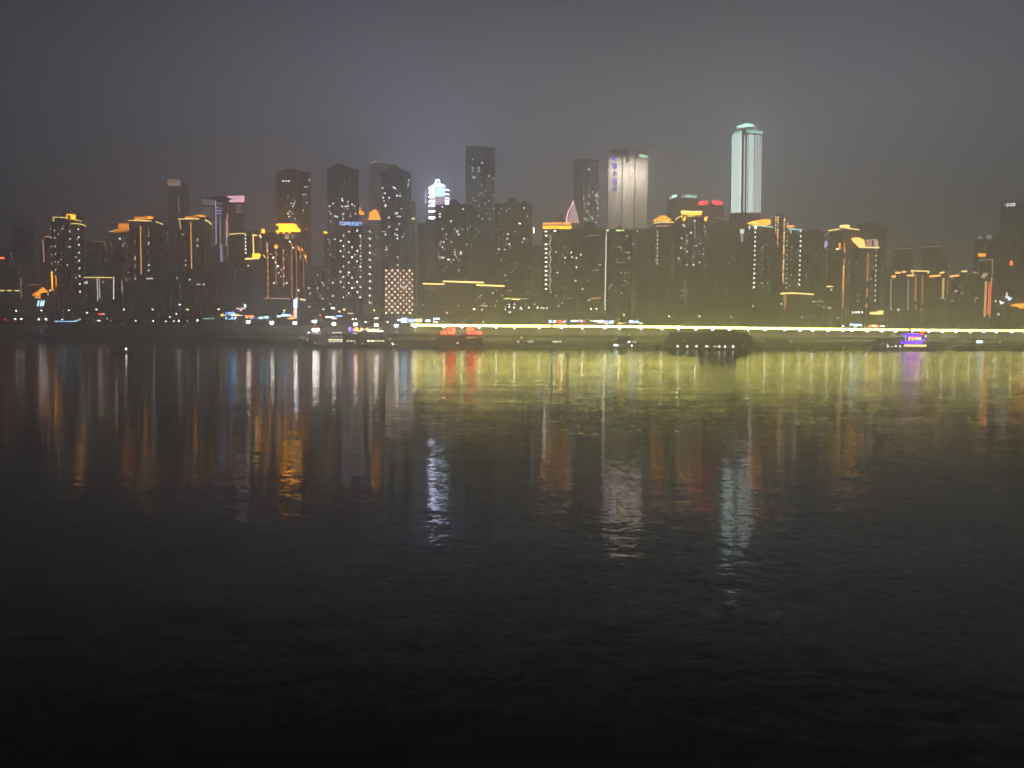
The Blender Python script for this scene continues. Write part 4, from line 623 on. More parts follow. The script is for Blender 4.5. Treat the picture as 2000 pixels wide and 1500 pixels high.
# ------------------------------------------------------------------ shops and signs along the road
class Shop(Bld): pass
def shop(name, label, x0, x1, ytop, parts, off=84, wall='tile_dark', D=9):
    s = Bld(name, label, [(x0, off), (x1, off)], ytop, wall, D=D, rec=0, cat='shop')
    for p_ in parts:
        a, b_, mt, nm = p_; s.poly([(a[0], a[1]), (b_[0], a[1]), (b_[0], b_[1]), (a[0], b_[1])], mt, nm, .5, -.35)
    return s
s = shop('riverside_shop', 'neon shop with a blue roof band between two yellow gable lights', 429, 465, 612.5, [((439, 613), (459, 616.3), 'icecyan', 'sign'), ((440, 610), (458, 612.4), 'blue', 'roof_light'), ((466 - 4, 615), (473, 617), 'whitew', 'sign')])
s.poly([(430, 617), (434, 613), (436, 612), (439, 617)], 'yellow', 'gable_light', .6, -.4); s.poly([(458, 617), (462, 613.2), (464.5, 613.5), (467, 617)], 'yellow', 'gable_light', .6, -.4); s.text('1LI7', (442, 624), (463, 624), 4.6, 'cyan')
s = shop('riverside_shop', 'small shop with dim cyan letters left of the yellow and blue shop', 394, 424, 617, []); s.text('MPEOTS', (397, 623.5), (419, 623.5), 2.6, 'teal')
s = shop('riverside_shop', 'shop with a glowing orange-red fascia left of the golden hotel base', 477, 497, 614, [((479, 616.2), (495, 619.5), 'redhot', 'sign'), ((480, 619.6), (484, 622), 'amber', 'sign'), ((489, 620), (498, 622.3), 'signblue', 'sign')])
s = shop('riverside_shop', 'shop with a blue and green neon fascia below the golden hotel', 497, 526, 616, [((497, 620.5), (505, 622.3), 'lilac', 'sign'), ((506, 619), (512, 622.5), 'cyan', 'sign'), ((512.5, 618.4), (516, 622), 'teal', 'sign'), ((517, 618), (524, 622), 'cyan', 'sign')])
s = shop('riverside_shop', 'shop with a pale blue and amber fascia at the foot of the tall neon pylon', 539, 571, 613, [((541, 616.6), (549, 619.3), 'icecyan', 'sign'), ((549.5, 614.6), (568, 617.5), 'icecyan', 'sign'), ((562, 621), (574, 623.3), 'amber', 'sign')]); s.bar((553, 610), (558, 615), 1.2, 'signblue')
s = Bld('neon_pylon', 'tall neon pylon, white-blue above and orange at its foot, below the golden hotel', [(573, 82), (580, 82)], 583, 'tile_dark', D=4, rec=0, cat='sign')
s.poly([(573.5, 584.5), (580, 584.5), (580, 602), (574, 602)], 'icecyan', 'light_panel', .5, -.3); s.poly([(575.5, 603), (580, 603), (579.5, 622), (576, 622)], 'whitew', 'light_panel', .5, -.3); s.poly([(573.4, 604), (575.3, 604), (575.6, 620), (573.8, 620)], 'redhot', 'light_strip', .5, -.3); s.poly([(577, 581), (581, 580.5), (582.5, 583), (580, 586), (577, 585)], 'icerose', 'crest', .6, -.4); s.poly([(568, 617.5), (577, 617.5), (577, 620.5), (568, 620.5)], 'orange', 'light_panel', .5, -.6)
s = Bld('rooftop_sign', 'white T-shaped neon sign above the yellow and blue neon shop', [(461, 90), (481, 90)], 607, 'tile_dark', D=4, rec=0, cat='sign'); s.bar((462, 602.8), (480.5, 602.5), 1.6, 'icerose', 'sign'); s.bar((470.5, 604), (470, 607.5), 1.8, 'pinkled', 'sign'); s.bar((478.6, 594.5), (479.2, 600), 2.0, 'icecyan', 'sign'); s.bar((472, 603.5), (476, 601), 1.4, 'icerose', 'sign')
s = Bld('roadside_sign', 'small pink sign on the left bank', [(191, 78), (207, 78)], 612, 'tile_dark', D=2, rec=0, cat='sign'); s.bar((193, 614), (198.5, 613.6), 1.8, 'redtube', 'sign'); s.bar((199, 613.3), (204, 612.8), 1.2, 'pinkled', 'sign'); s.bar((204, 616.5), (206.5, 613.5), .8, 'rose', 'sign')
s = shop('market_stall', 'long low stall strung with a row of bluish white bulbs on the left bank', 105, 157, 621.5, [], 58); s.dots(107.5, 627.6, 149, 627.8, 17, 1.5, 1.3, 'cyan', 'bulb'); s.dots(149, 626, 156, 624.5, 3, 1.3, 1.3, 'white', 'bulb'); s.win(121.5, 624, 4.5, 1.6, 'white', 'bulb')
for lab, x0, x1, parts in (
    ('shop row with bright pale blue sign and cream front where the yellow strip begins', 775, 866, [((776, 623.5), (783, 626.5), 'icecyan', 'sign'), ((783.5, 621), (795, 630), 'cyan', 'sign'), ((797, 623), (809.5, 629.7), 'signblue', 'sign'), ((811, 623), (824, 629), 'festive', 'shop_front'), ((813, 626), (821, 628.5), 'redhot', 'sign'), ((831, 624.6), (840, 628.3), 'icecyan', 'sign'), ((846.5, 621), (858.5, 624.2), 'icecyan', 'sign'), ((846.5, 627), (849, 629), 'wb', 'lamp'), ((851, 628), (855, 630), 'wb', 'lamp'), ((866 - 3, 627.5), (869 - 3, 629), 'wd', 'lamp')]),
    ('coloured shop row with one glowing red sign beside white signs above the yellow strip', 1070, 1108, [((1072, 625.8), (1076.5, 630.5), 'icecyan', 'sign'), ((1080.5, 626), (1086, 630), 'white', 'sign'), ((1089, 627), (1099, 631), 'red', 'sign'), ((1091, 625.8), (1096, 627.4), 'redhot', 'sign'), ((1100.5, 627.5), (1102.5, 630), 'cyan', 'sign'), ((1102.8, 625.5), (1106.5, 628.5), 'lilac', 'sign')]),
    ('coloured shop row with long white signs and a small pink-red one above the yellow strip', 1111, 1145, [((1115, 625.5), (1122.5, 628.6), 'white', 'sign'), ((1122.8, 626), (1128.5, 628.3), 'cyan', 'sign'), ((1128.8, 624.8), (1133, 627.5), 'icerose', 'sign'), ((1134, 625), (1138, 628.5), 'pinkled', 'sign'), ((1132.5, 628.8), (1137, 630.5), 'redtube', 'sign'), ((1140, 626.5), (1144, 628), 'lilac', 'sign')]),
    ('coloured shop row with a pink star sign and blue signs above the yellow strip', 1147, 1201, [((1153.5, 625.2), (1157, 628), 'lime', 'sign'), ((1158.5, 626.2), (1167.5, 628.6), 'icecyan', 'sign'), ((1168.5, 626), (1174, 630), 'white', 'sign'), ((1174.5, 625), (1180, 631), 'pinkled', 'sign'), ((1181, 626), (1187.5, 629.5), 'signblue', 'sign'), ((1189.5, 627), (1198, 631.5), 'cyan', 'sign'), ((1182, 631), (1186, 632.5), 'wb', 'lamp')]),
    ('coloured shop row with a large white and blue sign above the yellow strip', 1203, 1256, [((1207.5, 629.5), (1211, 632), 'redhot', 'sign'), ((1213, 631), (1216.5, 632.5), 'festive', 'sign'), ((1219, 629), (1224, 632), 'rose', 'sign'), ((1229, 626), (1235, 630.5), 'white', 'sign'), ((1235.5, 626.5), (1241.5, 630.5), 'blue', 'sign'), ((1242, 627), (1247.5, 630), 'icecyan', 'sign'), ((1249, 630), (1255, 633), 'lime', 'sign')]),
    ('shop row on the right with a pale blue sign and a row of orange-red lamps', 1645, 1730, [((1645, 635.5), (1648, 638.6), 'white', 'lamp'), ((1660, 632), (1664, 635.5), 'icecyan', 'sign'), ((1665, 633), (1683, 635.8), 'cyan', 'sign'), ((1669, 635.9), (1674, 638.6), 'cyan', 'sign'), ((1681.5, 636), (1684, 639), 'lime', 'sign'), ((1697.5, 635), (1703, 639), 'redhot', 'sign'), ((1704, 634.6), (1711, 639), 'festive', 'sign'), ((1711.5, 635.5), (1716.5, 638.6), 'redhot', 'sign'), ((1719.5, 636), (1728, 638), 'wb', 'sign'), ((1689, 637), (1691, 639), 'lime', 'sign')])):
    shop('shop_row', lab, x0, x1, 622 + (x0 - 775) * .010, parts, 72, 'tile_tan')
s = Bld('canopy', 'lit white canopy edge above the cruise ship', [(636, 76), (654, 76)], 617, 'tile_dark', D=5, rec=0); s.bar((636.5, 619.5), (653.5, 619.5), 1.2, 'wb'); s.bar((647, 601.7), (653.5, 602), 1.5, 'wb', 'sign'); s.bar((657, 617.6), (668.5, 617.4), 1.6, 'signblue', 'sign'); s.bar((680, 612), (690, 612.5), 1.2, 'wd', 'sign')
s.dots(650, 622, 655, 622, 2, 2.2, 2, 'wb', 'lamp'); s.dots(689, 623, 695, 623, 2, 2, 1.6, 'wb', 'lamp'); s.dots(732, 621.7, 737, 621.7, 3, 1.8, 1.6, 'wb', 'lamp'); s.win(714, 629, 2.6, 1.8, 'wb', 'lamp'); s.win(757, 629, 2, 2, 'wc', 'lamp')
# ------------------------------------------------------------------ boats
def hull_mb(x0, x1, y, beam, z1, rakel=.5, raker=.5, z0=-1.2):
    """boat hull lying along the shore: plan tapers to both ends; rake in metres of overhang per side"""
    m = MB(); n = 14; ring = []
    for lvl, z in ((0, z0), (1, z1)):
        pts = []
        for side in (-1, 1):
            for i in range(n + 1):
                t = i / n; t2 = t if side < 0 else 1 - t
                xl, xr = x0 + (0 if lvl else rakel), x1 - (0 if lvl else raker)
                w = min(1, (t2 / .14) ** .6 if t2 > 0 else 0, ((1 - t2) / .10) ** .5 if t2 < 1 else 0); w = max(w, .12) * (1 if lvl else .86)
                sheer = .9 * abs(2 * t2 - 1) ** 3 if lvl else 0
                pts.append(Vector((xl + (xr - xl) * t2, y + side * beam / 2 * w, z + sheer)))
        ring.append(pts)
    return m.hull(ring[0], ring[1])
class Boat:
    def __init__(s, name, label, px0, px1, gap, beam, hz, cat='boat', hull='hull_dark', rl=2.5, rr=2.5):
        s.Y = (shore(px0) + shore(px1)) / 2 - gap - beam / 2; s.beam = beam; s.face = s.Y - beam / 2
        s.x0, s.x1 = at(px0, 675, s.face).x, at(px1, 675, s.face).x
        s.root = thing(name, label, cat, ((s.x0 + s.x1) / 2, s.Y, 0)); hull_mb(s.x0, s.x1, s.Y, beam, hz, rl, rr).build('hull', hull, s.root)
    def X(s, px): return at(px, 670, s.face).x
    def Z(s, px, py): return at(px, py, s.face).z
    def deck(s, pa, pb, z0, z1, inset=1., mat='hull_white', name='deck', lip=True):
        m = MB(); m.box((s.X(pa), s.face + inset, z0), (s.X(pb), s.Y + s.beam / 2 - inset, z1))
        if lip: m.box((s.X(pa) - .4, s.face + inset - .7, z1 + .02), (s.X(pb) + .4, s.Y + s.beam / 2 - inset + .7, z1 + .22))
        return m.build(name, mat, s.root)
    def light(s, px, py, w, h, mat, name='window', set=.9): return cell(name, mat, s.root, Vector((s.X(px), s.face + set, s.Z(px, py))), Vector((0, -1, 0)), w, h, .5)
    def mast(s, px, py, zb, r=.18, name='mast'): x = s.X(px); return MB().rod((x, s.Y, zb), (x, s.Y, s.Z(px, py)), r, r * .5).build(name, 'steel', s.root)
B = Boat('cruise_ship', 'long dark river cruise ship with lit deck windows and colourful lights along its top', 588, 772, 2, 15, 3.4, 'ship', 'hull_dark', 3, 6)
B.deck(596, 762, 3.2, 6.4, .8); B.deck(598, 757, 6.62, 9.4, 1.2); B.deck(602, 752, 9.62, 12.2, 1.6); B.deck(606, 748, 12.42, 14.6, 2.2); B.deck(610, 640, 14.82, 17.2, 3, name='wheelhouse')
x = B.X(617); MB().hull([(x - 3.4, B.Y - 2, 14.7), (x + 3.4, B.Y - 2, 14.7), (x + 3.4, B.Y + 2, 14.7), (x - 3.4, B.Y + 2, 14.7)], [(x - 2.2, B.Y - 1.4, 20), (x + 2.6, B.Y - 1.4, 20), (x + 2.6, B.Y + 1.4, 20), (x - 2.2, B.Y + 1.4, 20)]).build('funnel', 'hull_white', B.root)
for px_, py_, w, h, mt in ((612.5, 644.2, 2.4, 2.6, 'flood'), (617, 645, 3, 2.4, 'flood'), (621, 643.6, 2.6, 2.4, 'flood')): B.light(px_, py_, w, h, mt, 'deck_light', -.2)
B.mast(609, 630, 16); m = MB(); m.rod((B.X(608), B.Y, 18), (B.X(613), B.Y, 24.5), .3, .2).build('crane_boom', 'redhot', B.root)
for i in range(9): B.light(648.6 + i * 2.3, 649.6, .95, 1.0, ('wd', 'ww', 'wx')[i % 3], set=1.9)
for i in range(8): B.light(646 + i * 2.9, 657.6, 1.0, 1.0, ('wx', 'wd', 'wx')[i % 3], set=1.4)
for i in range(11): B.light(641.5 + i * 2.55, 663.2, 1.2, .9, ('ww', 'wd')[i % 2], set=1.0); B.light(642.5 + i * 2.45, 666.6, 1.1, 1.1, ('wd', 'ww', 'wx')[i % 3], set=.7)
for x_ in (677.5, 680.5, 685, 687.5, 692): B.light(x_, 666, 1.1, 1.6, 'wd', set=.7)
for x_ in (718.5, 721, 726, 728.5, 733, 735.5, 740, 742.5, 747, 749.5): B.light(x_, 665.8, 1.1, 1.6, 'ww' if x_ < 732 else 'wd', set=.7)
for x_, y_, mt in ((596, 647, 'wx'), (602.6, 649.7, 'wb'), (588, 654.2, 'wx'), (586.6 + 2, 658.6, 'wd'), (594.6, 658, 'wx'), (600, 664.5, 'wd'), (603, 663, 'wx'), (615.5, 670, 'wd'), (622.5, 670.3, 'wx'), (692.8, 671, 'wd'), (707.5, 671.2, 'wd'), (720, 659.5, 'wx'), (642.7, 671, 'wx')): B.light(x_, y_, 1.1, 1.1, mt, 'deck_light', -.1 if 'x' in mt else .2)
B.light(691, 651, 1.5, 1.4, 'icerose', 'deck_light'); B.light(695.5, 651, 1.5, 1.4, 'icerose', 'deck_light')
for x_, y_, w, h, mt in ((683, 641.5, 2.6, 2.2, 'violetpale'), (688, 644.8, 3, 2.8, 'violet'), (682.8, 646, 1.6, 1.4, 'violetpale'), (686, 640.5, 1.4, 1.4, 'violetpale'), (693, 644, 2.6, 3, 'redhot'), (697, 643.4, 3.2, 3.4, 'gold'), (701.5, 646.4, 3.4, 1, 'goldw'), (706.3, 643.4, 1.8, 3.2, 'festive'), (718.8, 641.2, 1.2, 1.2, 'lime'), (722, 645.5, 4.5, 2.4, 'festive'), (729, 645, 4.5, 3, 'festive'), (735.5, 645.4, 3.4, 2.6, 'festive'), (741, 646.6, 3, 1.6, 'festive'), (746, 646.8, 2.6, 1.2, 'wb'), (740, 641.2, .9, .9, 'wb')): B.light(x_, y_, w, h, mt, 'roof_light', -.3)
m = MB(); m.bar((B.X(706), B.face, B.Z(706, 642)), (B.X(713), B.face, B.Z(713, 643.8)), .5); m.bar((B.X(713), B.face, B.Z(713, 643.8)), (B.X(720), B.face, B.Z(720, 641.4)), .5); m.build('bunting', 'festive', B.root)
m = MB(); m.bar((B.X(765), B.face - .2, B.Z(765, 669)), (B.X(769), B.face - .2, B.Z(769, 674)), .6); m.build('gangway_light', 'wb', B.root); B.light(761.5, 662, 1.1, 1.1, 'wd', 'deck_light', .3)
B = Boat('pontoon_boat', 'dark moored pontoon boat with two clusters of glowing red characters on its roof', 841, 948, 2, 14, 2.2, 'boat', 'hull_dark', 1.5, 1.5)
B.deck(848, 944, 2.3, 7, 1.2, 'hull_dark'); B.deck(852, 942, 7.22, 11.2, 1.6, 'hull_dark'); B.deck(858, 940, 11.42, 13.6, 2.2, 'hull_dark', 'upper_deck')
fr = MB()
for xx in (860, 867, 874, 881, 888, 912, 919, 926, 934, 940): fr.rod((B.X(xx), B.face + .6, 11), (B.X(xx), B.face + .6, B.Z(xx, 643 if xx not in (860, 867, 934, 940) else 648)), .15)
for a_, b_, yy in ((860, 888, 651.5), (912, 941, 651.5), (873, 888, 645.8), (912, 926, 645.8)): fr.bar((B.X(a_), B.face + .6, B.Z(a_, yy)), (B.X(b_), B.face + .6, B.Z(b_, yy)), .25)
fr.build('sign_frame', 'red_paint', B.root)
def bwrite(s, body, xa, xb, yb, hpx, mat):
    return write(body, (s.X(xa), s.face, s.Z(xa, yb)), (s.X(xb), s.face, s.Z(xb, yb)), hpx * s.face / F, mat, s.root, 'sign', .3, .1)
bwrite(B, '三峡', 873, 889, 646.2, 6.6, 'redtext'); bwrite(B, '国旅', 912, 926.5, 646.2, 6.6, 'redtext'); bwrite(B, 'THI·旅游', 860.5, 888.5, 652, 5.0, 'redtext'); bwrite(B, '长江游轮码头', 912.5, 941, 652, 4.8, 'redtext')
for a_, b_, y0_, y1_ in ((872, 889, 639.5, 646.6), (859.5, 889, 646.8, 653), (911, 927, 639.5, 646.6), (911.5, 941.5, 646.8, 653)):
    MB().box((B.X(a_), B.face + .45, B.Z(a_, y1_)), (B.X(b_), B.face + .6, B.Z(a_, y0_))).build('sign_glow', 'signred', B.root)  # emissive boards stand in for the red glow around the characters
B.light(917, 660, 7, 1.1, 'peach', 'window', 1.5); B.light(930, 660, 4, .8, 'rose', 'window', 1.5); B.light(893.5, 670, 2.2, 1.6, 'wd', 'deck_light', 0); B.light(938.7, 655, .7, 4, 'rose', 'deck_light', .2)
B.mast(902, 640, 11)
B = Boat('barge', 'flat dark barge with two short rows of small white lights, right of the red characters', 1004, 1098, 2, 12, 2.4, 'boat', 'hull_dark')
B.deck(1010, 1092, 2.4, 5.6, 1, 'hull_dark'); B.deck(1022, 1080, 5.82, 8.6, 1.6, 'hull_dark')
for i, x_ in enumerate((1012, 1030.5, 1034.5, 1039.5, 1080, 1083, 1087.5, 1092, 1095)): B.light(x_, 667.3, 1.2, 1.1, ('wc', 'wd', 'ww')[i % 3], 'deck_light', 0)
B.light(1018.5, 659.3, 1.4, 1.8, 'wd', 'deck_light', .6); B.light(1062, 661, 1.1, 1.4, 'wx', 'deck_light', .6); B.light(1102 - 6, 658, 3.2, .8, 'wx', 'deck_light', .8); B.light(1072, 677, 6, .5, 'wx', 'deck_light', -.1); B.mast(1050, 650, 8)
B = Boat('work_boat', 'small work boat with scattered cyan and white lamps moored under the viaduct', 1194, 1254, 3, 12, 2.4, 'boat', 'hull_dark')
B.deck(1200, 1248, 2.4, 6, 1, 'hull_dark'); B.deck(1202, 1240, 6.22, 9.4, 1.5, 'hull_dark'); B.deck(1206, 1232, 9.62, 12.6, 2, 'hull_dark', 'wheelhouse')
for x_, y_, w, h, mt in ((1210, 654, 1, 1.2, 'wd'), (1216, 654.2, 1, 1, 'wx'), (1222.5, 654.5, 1, 1.3, 'wx'), (1228.5, 654, 1, 1.6, 'wd'), (1202.5, 656.5, 1, 1, 'wx'), (1198, 662, 1, 1, 'wx'), (1204, 661.5, 1, 1, 'wx'), (1200.5, 674, 2, 1.6, 'cyan'), (1204, 674, 2.6, 1.8, 'white'), (1208.5, 674, 1.2, 1, 'teal'), (1213, 674, 1, 1, 'wx'), (1216, 674, 1.2, 1, 'wx'), (1225, 668, 1, 1, 'wd'), (1228.7, 667.5, 1.8, 1.7, 'wb'), (1235, 668, 1, 1, 'wd'), (1240.5, 668, 1.4, 1.4, 'wd'), (1234, 675, .9, 1.8, 'wb'), (1228, 682, 1, 1, 'wx'), (1234, 682.5, 1, 1, 'wx'), (1203.5, 682, 1, 1, 'wx'), (1246.5, 661.5, 1.2, 1, 'wx')): B.light(x_, y_, w, h, mt, 'deck_light', -.1)
B.mast(1220, 645, 12)
B = Boat('passenger_ship', 'big unlit passenger ship with a row of eight white lamps low on its side', 1281, 1476, 6, 17, 3.0, 'ship', 'hull_dark', 3, 5)
B.deck(1290, 1472, 3, 6.6, 1, 'hull_dark'); B.deck(1297, 1472, 6.82, 10, 1.4, 'hull_dark'); B.deck(1304, 1470, 10.22, 13.2, 1.8, 'hull_dark'); B.deck(1306, 1468, 13.42, 16.4, 2.0, 'hull_dark'); B.deck(1312, 1462, 16.62, 19.2, 2.4, 'hull_dark'); B.deck(1372, 1440, 19.42, 21.6, 3, 'hull_dark', 'wheelhouse')
for x_ in (1323.7, 1342.5, 1360.5, 1380, 1395.5, 1405, 1416, 1432): B.light(x_, 676.2 + (x_ - 1323) * .004, 1.5, 1.5, 'wb' if x_ != 1395.5 else 'wd', 'deck_light', -.2)
B.light(1384, 677, 1.4, 1, 'wd', 'deck_light', -.2); B.light(1399.5, 676.5, 1.6, 1, 'wd', 'deck_light', -.2); B.light(1451.5, 676.5, 1.2, 1.2, 'wx', 'deck_light', -.2); B.light(1334.5, 665, 1.3, 1.5, 'wx', 'deck_light', .8); B.light(1381, 647.6, 7, .5, 'wx', 'deck_light', 1.2)
MB().rod((B.X(1437), B.face - .4, 4), (B.X(1442), B.face - .4, 15), .12).build('rope', 'steel', B.root); B.mast(1350, 640, 18)
B = Boat('ferry', 'unlit grey ferry with a single dim lamp, moored right of the big passenger ship', 1479, 1562, 5, 14, 2.6, 'boat', 'hull_dark')
B.deck(1486, 1558, 2.6, 6, 1, 'hull_dark'); B.deck(1490, 1553, 6.22, 9.4, 1.5, 'hull_dark'); B.deck(1498, 1540, 9.62, 12, 2, 'hull_dark', 'wheelhouse')
B.light(1478.5 + 3, 656, 1.4, 1.2, 'wx', 'deck_light', 1); B.light(1546.5, 667.5, 1.9, 1.5, 'wd', 'deck_light', .6); B.light(1480, 661, 1.2, 1, 'wx', 'deck_light', .8); B.mast(1520, 646, 12)
B = Boat('ferry', 'low unlit ferry with one faint lamp, moored below the gold terrace', 1564, 1652, 4, 12, 2.2, 'boat', 'hull_dark')
B.deck(1570, 1646, 2.2, 5, 1, 'hull_dark'); B.deck(1585, 1628, 5.22, 8, 1.5, 'hull_dark', 'wheelhouse'); B.light(1580, 673, 1.3, 1.2, 'wx', 'deck_light', .6); B.light(1596, 667, 1.2, 1, 'lilac', 'deck_light', .6)
B = Boat('pontoon_boat', 'unlit dark pontoon boat with a few small lamps just left of the violet party boat', 1698, 1764, 10, 14, 2.6, 'boat', 'hull_dark')
B.deck(1704, 1762, 2.6, 6.4, 1, 'hull_dark'); B.deck(1712, 1760, 6.62, 10.4, 1.6, 'hull_dark'); B.deck(1720, 1756, 10.62, 14, 2.2, 'hull_dark', 'upper_deck')
for x_, y_, mt in ((1722.5, 671.5, 'wx'), (1733.5, 672.5, 'wd'), (1734.5, 676.5, 'wb'), (1742, 676.5, 'wd'), (1750, 676, 'wb'), (1758.5, 676.5, 'wb')): B.light(x_, y_, 1.4, 1.4, mt, 'deck_light', -.1)
B.mast(1730, 648, 13)
B = Boat('party_boat', 'brightly lit two-deck party boat with violet roofs and a gold lower deck', 1765, 1811, 26, 12, 2.4, 'boat', 'hull_dark', 1, 1)
B.deck(1767, 1809, 2.4, 6.6, .8, 'hull_white'); B.deck(1770, 1806, 6.8, 11, 1.6, 'hull_white', 'deck', False)
ZZ = lambda y: B.Z(1788, y)
MB().box((B.X(1766.5), B.face + .2, ZZ(676.6)), (B.X(1786), B.face + .7, ZZ(673))).build('deck_light', 'deckgold', B.root); MB().box((B.X(1787.5), B.face + .2, ZZ(676.6)), (B.X(1809.5), B.face + .7, ZZ(673))).build('deck_light', 'deckgold', B.root)
def eave(y0, y1, xa, xb, ov, mat, name):
    z0, z1 = ZZ(y1), ZZ(y0); xl, xr = B.X(xa), B.X(xb); m = MB(); yb = B.Y + B.beam / 2
    m.hull([(xl, B.face + .1 + .001, z0), (xr, B.face + .1, z0), (xr, yb, z0), (xl, yb, z0)], [(xl + ov, B.face + 1.6, z1), (xr - ov, B.face + 1.6, z1), (xr - ov, yb - 1.5, z1), (xl + ov, yb - 1.5, z1)]); return m.build(name, mat, B.root)
eave(666.4, 671.2, 1767.5, 1803, 1.6, 'violet', 'roof'); eave(652.2, 657.2, 1771.5, 1798.5, 1.6, 'violet', 'roof')
for a_, b_, yy in ((1773, 1800, 665.4), (1774, 1795, 651.4)): m = MB(); m.bar((B.X(a_), B.face + 1.4, ZZ(yy)), (B.X(b_), B.face + 1.4, ZZ(yy)), .7); m.build('roof_light', 'violetpale', B.root)
for x_, mt in ((1777, 'festive'), (1781.5, 'redhot'), (1784.5, 'festive'), (1788.5, 'redhot'), (1791, 'festive'), (1795, 'deckgold'), (1798, 'wb')): B.light(x_, 661, 1.7, 2.6, mt, 'window', 1.4)
B.light(1785, 658.4, 10, .9, 'red', 'sign', 1.4); B.light(1768.5, 660, 1.2, 6, 'lilac', 'light_strip', .4); B.light(1803.5, 664.5, 2.4, 2, 'violetpale', 'roof_light', .2); B.light(1806.5, 661.8, 3.4, 1.1, 'violet', 'roof_light', .2); B.light(1800, 650.5, 3.0, 3.4, 'redtube', 'sign', .2); B.light(1782.5, 648.5, 1.6, 1.6, 'icerose', 'deck_light', 0); B.light(1807.5, 656.5, .8, 1.8, 'wb', 'deck_light', 0); B.mast(1787, 645, 12)
B = Boat('pontoon_boat', 'unlit dark pontoon boat just right of the violet party boat', 1813, 1852, 18, 12, 2.4, 'boat', 'hull_dark'); B.deck(1816, 1849, 2.4, 6.2, 1, 'hull_dark'); B.deck(1818, 1845, 6.42, 10, 1.6, 'hull_dark'); B.light(1838.5, 660, .8, 3.4, 'wx', 'deck_light', .4); B.mast(1830, 650, 10)
B = Boat('barge', 'low dark barge carrying one bright pale blue lit cabin near the right edge', 1890, 1960, 4, 12, 2, 'boat', 'hull_dark'); B.deck(1904, 1930, 2, 6.2, 1.4, 'hull_dark', 'cabin'); B.light(1914, 667.6, 7.4, 3, 'icecyan', 'window', .9); B.light(1954, 667.5, 1.6, 1.6, 'wd', 'deck_light', .6); B.mast(1950, 660, 2)
# the little boat out on the river
Y = 572; c = at(243, 691, Y); t = thing('sampan', 'small dark open boat with one white lamp, alone out on the river', 'boat', (c.x, Y, 0))
hull_mb(c.x - 7.2, c.x + 7.2, Y, 2.6, .75, .8, .8, -.4).build('hull', 'rubber', t); m = MB(); m.hull([(c.x - 2.6, Y - 1, .6), (c.x + 1.6, Y - 1, .6), (c.x + 1.6, Y + 1, .6), (c.x - 2.6, Y + 1, .6)], [(c.x - 2.2, Y - .8, 1.5), (c.x + 1.2, Y - .8, 1.5), (c.x + 1.2, Y + .8, 1.5), (c.x - 2.2, Y + .8, 1.5)]); m.build('cabin', 'hull_dark', t)
l = at(246.3, 681.5, Y); MB().rod((l.x, Y, .5), (l.x, Y, l.z - .2), .08).build('pole', 'steel', t); MB().box((l.x - .42, Y - .4, l.z - .42), (l.x + .42, Y + .4, l.z + .42)).build('lamp', 'bulb', t)
# ------------------------------------------------------------------ trees along the road
def tree_parts(seed):
    rs = random.Random(seed); tk = MB(); tk.rod((0, 0, -.4), (.2, 0, 3.4), .28, .18); tips = []
    for i in range(7):
        a = i * .9 + rs.random(); e = Vector((math.cos(a) * rs.uniform(1.4, 2.8), math.sin(a) * rs.uniform(1.4, 2.8), rs.uniform(4.5, 8))); tk.rod((.15, 0, rs.uniform(2.4, 3.4)), e, .12, .05, 5); tips.append(e)
    cr = MB()
    for i in range(16):
        c = rs.choice(tips) + Vector((rs.gauss(0, .8), rs.gauss(0, .8), rs.gauss(.2, .7))); r = rs.uniform(.7, 1.5)
        for j in range(34):
            d = Vector((rs.gauss(0, 1), rs.gauss(0, 1), rs.gauss(0, .8))).normalized() * r * rs.uniform(.5, 1.05); p0 = c + d; u = Vector((rs.gauss(0, 1), rs.gauss(0, 1), rs.gauss(0, 1))).normalized() * .34; w = u.orthogonal().normalized() * .2; n = len(cr.v)
            cr.v += [p0 - u, p0 + w, p0 + u, p0 - w]; cr.f.append((n, n + 1, n + 2, n + 3))
    return tk, cr
protos = []
def put_tree(px, off, sc, kind, label, group):
    Y = shore(px) + off; x = (px - 1000) / F * Y; g = ground_z(off)
    while len(protos) < 3:
        tk, cr = tree_parts(40 + len(protos)); a = tk.build('trunk', 'bark'); b_ = cr.build('crown', 'leaf'); protos.append((a.data, b_.data)); bpy.data.objects.remove(a); bpy.data.objects.remove(b_)
    t = thing('street_tree', label, 'tree', (x, Y, g), group); t.rotation_euler.z = (px * 1.7) % 6.28; t.scale = (sc, sc, sc)
    for nm, me in zip(('trunk', 'crown'), protos[kind]): o = bpy.data.objects.new(nm, me); COL.objects.link(o); o.parent = t
rs = random.Random(8)
for i in range(34): put_tree(190 + i * 8.4 + rs.uniform(-3, 3), rs.choice((84.5, 87.5, 90)), rs.uniform(.9, 1.7), i % 3, 'dark leafy tree in the belt of trees on the left slope', 'trees on the left slope')
for i in range(9): put_tree(492 + i * 10 + rs.uniform(-2, 2), 84 if i % 2 else 87, rs.uniform(.8, 1.25), i % 3, 'dark tree in the short row below the golden-roofed hotel', 'trees below the golden-roofed hotel')
for i in range(10): put_tree(592 + i * 17 + rs.uniform(-3, 3), 87, rs.uniform(.8, 1.3), i % 3, 'dark tree standing behind the promenade above the cruise ship', 'trees above the cruise ship')
for i in range(38): put_tree(880 + i * 30 + rs.uniform(-8, 8), rs.choice((84, 87)), rs.uniform(.7, 1.3), i % 3, 'dark tree rising just above the yellow light strip', 'trees behind the viaduct')
for i in range(12): put_tree(8 + i * 15 + rs.uniform(-4, 4), rs.choice((84, 88)), rs.uniform(.7, 1.2), i % 3, 'dark tree on the far left bank below the gold-lined tower', 'trees on the far left bank')
